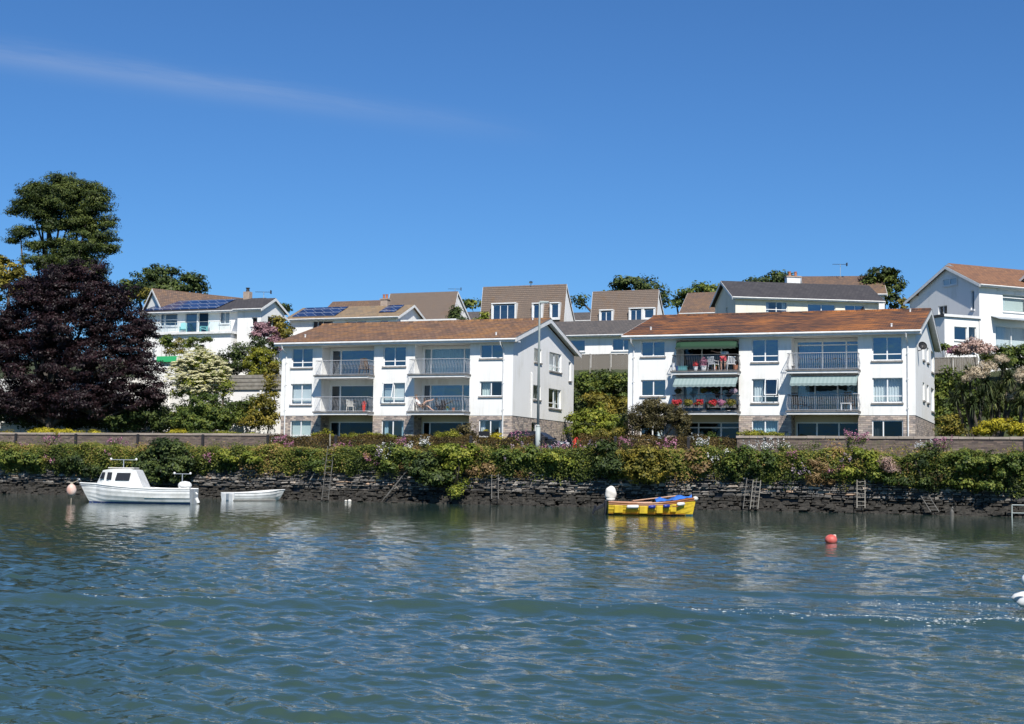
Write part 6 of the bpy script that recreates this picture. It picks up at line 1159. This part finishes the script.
for s in (-1, 1):
    for (a, b_, c_, d_) in ((-1.6, -.75, -1.42, -.72), (-.65, .12, -.63, .08), (.2, .86, .17, .40)):
        mb = MB(); y0 = lambda z: s * (.80 - .16 * (z - .9) / .5); vs = [(a, y0(.95), .95), (b_, y0(.95), .95), (d_, y0(1.34), 1.34), (c_, y0(1.34), 1.34)]; mb.add(vs + [(x, y - .05 * s, z) for x, y, z in vs], [(0, 1, 2, 3), (4, 7, 6, 5), (0, 4, 5, 1), (1, 5, 6, 2), (2, 6, 7, 3), (3, 7, 4, 0)]); mb.build('side_window', 'engine_dark', e)
    for x in (-1.25, 1.3):
        mb = MB(); mb.tube([(x, s * .70, .31), (x, s * .87, .31)], .31, 20); wo_ = mb.build('wheel', 'tyre', e); mb = MB(); mb.tube([(x, s * .86, .31), (x, s * .885, .31)], .19, 14); mb.build('rim', 'chrome', wo_)
    mb = MB(); mb.box(.9, 1.1, s * .86 - .06, s * .86 + .08, .92, 1.06); mb.build('door_mirror', 'car_black', e, bevel=.02)
    mb = MB(); mb.box(1.93, 2.06, s * .6 - .16, s * .6 + .16, .60, .74); mb.build('headlight', 'lamp_glass', e, bevel=.02)
p = P(575, 446, 86.3); e = empty('traffic_cone', (p[0], 86.3, 3.09), 0, 'red and white traffic cone at the drive entrance right of the car', 'cone'); mb = MB(); mb.box(-.25, .25, -.25, .25, 0, .05); mb.lathe([(.2, .05), (.05, 1.0), (.04, 1.02)], (0, 0, 0), 14); mb.build('body', 'cone_red', e); mb = MB(); mb.lathe([(.108, .58), (.080, .76)], (0, 0, 0), 14); mb.build('white_band', 'gel_white', e)
# sign board with pale lettering too small to read
p = P(484.5, 435, 87.6); e = empty('sign_board', (p[0], 87.55, 3.2), 0, 'small black name board with one line of pale lettering in the front garden', 'sign'); s_ = 1
mb = MB(); mb.box(-.38, .38, -.02, .02, p[2] - 3.2 - .25, p[2] - 3.2 + .24); mb.build('board', 'black', e)
mb = MB()
for s in (-.3, .3): mb.box(s - .03, s + .03, .021, .06, 0, p[2] - 3.2 + .1)
mb.build('legs', 'black', e); mb = MB(); x = -.33
for i, h in enumerate((.13, .08, .08, .08, .11, .08, .08, .08, .08)): mb.box(x, x + .055, -.032, -.021, p[2] - 3.2 - .16, p[2] - 3.2 - .16 + h); x += .074
mb.build('lettering', 'gel_white', e)

# ------------------------------------------------------------------ things and people on the balconies
F1, F2 = 6.055, 8.635
def skinfig(name, mat, pts, edges, radii, parent=None, root=0, sub=2):
    me = bpy.data.meshes.new(name); me.from_pydata(pts, edges, []); me.materials.append(MATS[mat]); o = bpy.data.objects.new(name, me); col.objects.link(o)
    sk = o.modifiers.new('skin', 'SKIN'); sk.use_smooth_shade = True
    for i, v in enumerate(me.skin_vertices[0].data if me.skin_vertices else []): pass
    if not me.skin_vertices:
        bm_ = __import__('bmesh').new(); bm_.from_mesh(me); bm_.verts.layers.skin.verify(); bm_.to_mesh(me); bm_.free()
    for i, r in enumerate(radii): v = me.skin_vertices[0].data[i]; v.radius = (r, r) if not isinstance(r, tuple) else r; v.use_root = (i == root)
    sb = o.modifiers.new('sub', 'SUBSURF'); sb.levels = sub; sb.render_levels = sub
    if parent: o.parent = parent
    return o
def hand(parent_pts, edges, radii, wi, d, side):
    """five short finger chains from a wrist vertex; d = direction of the hand"""
    d = Vector(d).normalized(); s = Vector(side).normalized(); w0 = Vector(parent_pts[wi]); pi = len(parent_pts); parent_pts.append(tuple(w0 + d * .07)); radii.append((.038, .02)); edges.append((wi, pi))
    for k, (off_, ln) in enumerate(((-.028, .07), (-.010, .085), (.010, .08), (.028, .062))):
        a = len(parent_pts); parent_pts.append(tuple(w0 + d * .11 + s * off_)); radii.append(.010); parent_pts.append(tuple(w0 + d * (.11 + ln) + s * off_ * 1.1 + Vector((0, 0, -.015)))); radii.append(.008); edges += [(pi, a), (a, a + 1)]
    a = len(parent_pts); parent_pts.append(tuple(w0 + d * .06 + s * .055)); radii.append(.011); edges.append((pi, a))
# person leaning over, back towards the water
px_ = P(723, 360, 91.5)[0]; e = empty('person', (px_, 91.55, F2), 0, 'person in white top and red shorts bending on the top balcony under the green awning', 'person')
pts = [(0, 0, .93), (0, .20, 1.10), (0, .42, 1.24), (0, .56, 1.27), (0, .66, 1.25), (0, .76, 1.20),
       (-.10, 0, .88), (-.13, -.02, .50), (-.13, .03, .08), (-.13, -.10, .03), (.10, 0, .88), (.13, -.03, .50), (.13, .03, .08), (.13, -.10, .03),
       (-.19, .40, 1.26), (-.44, .30, 1.23), (-.68, .22, 1.30), (.19, .40, 1.24), (.26, .46, 1.0), (.16, .60, .82)]
ed = [(0, 1), (1, 2), (2, 3), (3, 4), (4, 5), (0, 6), (6, 7), (7, 8), (8, 9), (0, 10), (10, 11), (11, 12), (12, 13), (2, 14), (14, 15), (15, 16), (2, 17), (17, 18), (18, 19)]
rd = [(.155, .12), (.14, .10), (.15, .10), .055, .085, .09, .10, .065, .042, .035, .10, .065, .042, .035, .055, .042, .03, .055, .042, .03]
hand(pts, ed, rd, 16, (-1, -.1, .2), (0, .3, 1)); hand(pts, ed, rd, 19, (-.4, .8, -.6), (1, .3, 0)); skinfig('body', 'skin', pts, ed, rd, e)
skinfig('shirt', 'shirt_white', [(0, .03, .98), (0, .20, 1.11), (0, .41, 1.245), (-.2, .40, 1.255), (-.32, .35, 1.245), (.2, .40, 1.235), (.23, .43, 1.12)], [(0, 1), (1, 2), (2, 3), (3, 4), (2, 5), (5, 6)], [(.165, .13), (.165, .12), (.17, .115), .075, .062, .075, .062], e)
skinfig('shorts', 'shorts_red', [(0, 0, .95), (-.10, -.005, .86), (-.135, -.02, .58), (.10, -.005, .86), (.135, -.02, .58)], [(0, 1), (1, 2), (0, 3), (3, 4)], [(.17, .14), .122, .10, .122, .10], e)
mb = MB(); mb.ell((0, .74, 1.26), (.105, .115, .10), 12, 8); mb.build('hair', 'hair', e, smooth=True)
# sunbather on the first block
sx = P(420, 405, 91.6)[0]; e = empty('person', (sx, 91.7, F1), R(8), 'person sunbathing in a low chair with one bare leg raised on the middle balcony', 'person')
pts = [(0, 0, .36), (-.16, .02, .55), (-.28, .02, .80), (-.32, .02, .92), (-.31, .0, 1.0), (-.30, -.02, 1.08),
       (.05, -.09, .36), (.45, -.12, .72), (.88, -.12, .80), (.96, -.12, .90), (.05, .10, .36), (.42, .12, .45), (.80, .14, .14), (.95, .14, .08),
       (-.27, -.19, .78), (-.14, -.26, .52), (.10, -.20, .46), (-.27, .21, .78), (-.14, .28, .52), (.10, .22, .46)]
ed = [(0, 1), (1, 2), (2, 3), (3, 4), (4, 5), (0, 6), (6, 7), (7, 8), (8, 9), (0, 10), (10, 11), (11, 12), (12, 13), (2, 14), (14, 15), (15, 16), (2, 17), (17, 18), (18, 19)]
rd = [(.12, .15), (.10, .14), (.10, .15), .05, .08, .085, .095, .065, .042, .035, .095, .065, .042, .035, .052, .042, .03, .052, .042, .03]
hand(pts, ed, rd, 16, (.9, 0, -.2), (0, 1, 0)); hand(pts, ed, rd, 19, (.9, 0, -.2), (0, 1, 0)); skinfig('body', 'skin', pts, ed, rd, e)
skinfig('shirt', 'shirt_white', [(-.05, .01, .42), (-.17, .02, .57), (-.275, .02, .79), (-.27, -.19, .78), (-.20, -.23, .65), (-.27, .21, .78), (-.20, .25, .65)], [(0, 1), (1, 2), (2, 3), (3, 4), (2, 5), (5, 6)], [(.13, .165), (.115, .155), (.115, .165), .07, .058, .07, .058], e)
skinfig('shorts', 'shorts_tan', [(0, 0, .37), (.10, -.09, .40), (.30, -.11, .58), (.10, .10, .38), (.30, .115, .43)], [(0, 1), (1, 2), (0, 3), (3, 4)], [(.14, .165), .115, .09, .115, .09], e)
mb = MB(); mb.ell((-.335, -.0, 1.10), (.095, .09, .10), 12, 8); mb.build('hair', 'hair', e, smooth=True)
def chair(x, y, z, rz, lab, mat='plastic_white', group=None, h=.85, low=0, name='garden_chair'):
    e = empty(name, (x, y, z), R(rz), lab, 'chair', group); sh = .42 - low
    mb = MB(); mb.box(-.24, .24, -.24, .24, sh, sh + .035); mb.build('seat', mat, e); mb = MB()
    for i in range(5): xx = -.22 + i * .1; mb.hexa([(xx, .21, sh + .03), (xx + .06, .21, sh + .03), (xx + .06, .24, sh + .03), (xx, .24, sh + .03), (xx, .32, h), (xx + .06, .32, h), (xx + .06, .35, h), (xx, .35, h)])
    mb.box(-.24, .24, .31, .36, h, h + .05); mb.build('backrest', mat, e)
    for sx_ in (-1, 1):
        mb = MB(); mb.box(sx_ * .26 - .03, sx_ * .26 + .03, -.26, .3, sh + .2, sh + .23); mb.build('armrest', mat, e)
        for sy in (-1, 1): mb = MB(); mb.tube([(sx_ * .23, sy * .22, sh + .2 if sy < 0 else sh), (sx_ * .27, sy * .26, 0)], .022, 5); mb.build('leg', mat, e)
    return e
def pot(x, y, z, r, h, mat, lab, plant_mat=None, ph=.3, name='plant_pot', grp='pots on the balconies'):
    e = empty(name, (x, y, z), 0, lab, 'pot', grp); mb = MB(); mb.lathe([(r * .7, 0), (r, h), (r * 1.08, h), (r * 1.08, h + .03), (r * .9, h + .03)]); mb.build('pot', mat, e)
    if plant_mat: p_, n_, r_ = clumps([(x, y, z + h + ph * .45, r * 1.1, r * 1.1, ph * .5)], .08, 14, .8, .3, 2.0); leafmesh('plant', p_, n_, np.full(len(p_), .06), r_, plant_mat, e, (x, y, z), .8)
    return e
# sunlounger frame under the sunbather
chair(sx - .05, 91.72, F1, -82, 'low dark reclining chair carrying the sunbather', 'brown_cane', low=.12, h=.9, name='lounge_chair')
X3 = lambda px, py=370: P(px, py, 91.5)[0]
for i, (px, lab) in enumerate(((362.5, 'dark cane chair stacked at the right end of the top left balcony'), (367.5, 'second dark cane chair tucked against the first on the top left balcony'))): chair(X3(px), 91.55 + .15 * i, F2, 20 + 60 * i, lab, 'brown_cane', 'cane chairs', h=1.15)
chair(X3(713.5), 91.5, F2, 160, 'white plastic chair left of the person on the top balcony', 'plastic_white', 'white balcony chairs'); chair(X3(731), 91.5, F2, 200, 'white plastic chair right of the person on the top balcony', 'plastic_white', 'white balcony chairs')
pot(X3(678), 91.4, F2, .16, .3, 'pot_blue', 'blue pot at the left end of the top balcony with the green awning'); 
e = empty('storage_box', (X3(683), 91.42, F2), 0, 'teal storage box beside the blue pot on the top balcony', 'box'); mb = MB(); mb.box(-.28, .28, -.16, .16, 0, .28); mb.build('body', 'pot_teal', e, bevel=.02); mb = MB(); mb.box(-.30, .30, -.18, .18, .282, .33); mb.build('lid', 'pot_teal', e, bevel=.01)
pot(X3(696), 91.4, F2, .15, .26, 'plastic_white', 'white pot of red flowers under the green awning', 'red_flower', .35); pot(X3(704), 91.4, F2, .2, .3, 'plastic_white', 'large white pot of pink flowers in the middle of the top balcony', 'pink_flower', .6); pot(X3(715.5), 91.35, F2, .12, .24, 'terracotta', 'small terracotta pot beside the left white chair', 'mid_green', .2)
pot(X3(736), 91.35, F2, .16, .32, 'terracotta', 'terracotta pot at the right end of the top balcony with the green awning'); pot(X3(674), 91.3, F2, .10, .5, 'plastic_white', 'narrow white pot in the left corner of the top balcony')
pot(P(364.5, 408, 91.5)[0], 91.4, F1, .13, .5, 'cone_red', 'slim red orange pot at the right end of the middle left balcony', 'red_flower', .2); pot(P(454, 408, 91.5)[0], 91.4, F1, .11, .22, 'terracotta', 'small orange pot right of the sunbather', None); pot(P(448, 408, 91.5)[0], 91.4, F1, .1, .18, 'pot_teal', 'tiny green pot right of the sunbather', 'mid_green', .2)
# flower boxes along the middle balcony rail
def flower_box(px0, px1, mat, lab):
    x0, x1 = P(px0, 406, 90.85)[0], P(px1, 406, 90.85)[0]; z = F1 + .18; e = empty('flower_box', ((x0 + x1) / 2, 90.85, z), 0, lab, 'flower box', 'flower boxes on the balcony rail'); c0 = ((x0 + x1) / 2, 90.85, z)
    mb = MB(); mb.box(x0, x1, 90.72, 90.92, z, z + .2); mb.build('trough', 'dark_edge', e, c0); p_, n_, r_ = clumps([((x0 + x1) / 2, 90.8, z + .33, (x1 - x0) / 2, .16, .17)], .13, 40, .8, .5, 1.6)
    leafmesh('flowers', p_, n_, np.full(len(p_), .075), r_, mat, e, c0, .9); p_, n_, r_ = clumps([((x0 + x1) / 2, 90.82, z + .22, (x1 - x0) / 2, .14, .14)], .13, 30, .8, .5, 1.2); leafmesh('leaves', p_, n_, np.full(len(p_), .08), r_, 'mid_green', e, c0)
flower_box(672, 682.5, 'red_flower', 'flower box of bright red blooms at the left end of the middle balcony'); flower_box(683.5, 693, 'olive', 'green leafed flower box second from the left on the middle balcony'); flower_box(694, 703, 'red_flower', 'red flower box in the middle of the balcony rail')
flower_box(708, 717, 'red_flower', 'red flower box right of the middle of the balcony rail'); flower_box(717.5, 726, 'pink_flower', 'pinkish flower box second from the right on the balcony rail'); flower_box(727, 736, 'olive', 'green trailing flower box at the right end of the balcony rail')
def basket(px, mat, lab):
    p = P(px, 391.5, 91.3); e = empty('hanging_basket', (p[0], 91.3, p[2]), 0, lab, 'hanging basket', 'hanging baskets under the pale awning'); mb = MB(); mb.ell((0, 0, -.02), (.15, .15, .12), 10, 6); mb.build('bowl', 'bark', e)
    mb = MB()
    for k in range(3): a = k * 2.1; mb.tube([(.14 * math.cos(a), .14 * math.sin(a), .02), (0, 0, .48)], .008, 3)
    mb.build('chains', 'black_iron', e); p_, n_, r_ = clumps([(p[0], 91.3, p[2] + .04, .24, .2, .14)], .11, 26, .8, .5, 1.4); leafmesh('flowers', p_, n_, np.full(len(p_), .07), r_, mat, e, (p[0], 91.3, p[2]), .8)
basket(678, 'bronze', 'reddish hanging basket at the left under the pale awning'); basket(704, 'olive', 'yellow green hanging basket second under the pale awning'); basket(715, 'dark_green', 'dark small hanging basket third under the pale awning'); basket(733.5, 'lilac_flower', 'purple flowering hanging basket at the right under the pale awning')
# second block, right balconies
chair(X3(848.5), 91.9, F1, 170, 'dark high backed chair on the right middle balcony', 'brown_cane', h=1.15); e = empty('patio_table', (X3(846.5), 91.35, F1), 0, 'small white table in front of the dark chair on the right middle balcony', 'table'); mb = MB(); mb.box(-.32, .32, -.2, .2, .44, .48); mb.build('tabletop', 'plastic_white', e)
for sx_ in (-1, 1):
    for sy in (-1, 1): mb = MB(); mb.box(sx_ * .28 - .02, sx_ * .28 + .02, sy * .16 - .02, sy * .16 + .02, 0, .44); mb.build('leg', 'plastic_white', e)
chair(X3(797), 91.9, F1, 150, 'dark cane chair at the left end of the right middle balcony', 'brown_cane', h=1.1)
pot(X3(794), 91.3, F2, .12, .22, 'dark_edge', 'small dark pot at the left end of the top right balcony')
chair(P(347, 408, 91.9)[0], 92.5, F1, 190, 'pale garden chair deep in the left middle balcony', 'off_white'); 
for px, lab in ((700, 'white garden chair on the ground before the dark patio at the left'), (706, 'white garden chair on the ground before the dark patio at the right')):
    chair(P(px, 440, 89.6)[0], 89.8, 3.2, 30 if px < 703 else -40, lab, 'plastic_white', 'white garden chairs')
# geraniums kind: the spare red prototype stands in the front garden of the second block
p = P(566, 432, 88.5); red0.location = (P(578, 436, 88.5)[0], 88.5, 3.55); tag(red0, 'small red flowering plant at the drive entrance right of the cone', 'flowers')
# mooring lines and small fittings of the boats
mb = MB(); pts = [Vector((3.1, 0, 1.15)).lerp(Vector((4.4, -9.0, .2)), q / 8) - Vector((0, 0, .5 * math.sin(math.pi * q / 8))) for q in range(9)]; mb.tube(pts, .014, 4); mb.build('mooring_line', 'rope', cb)
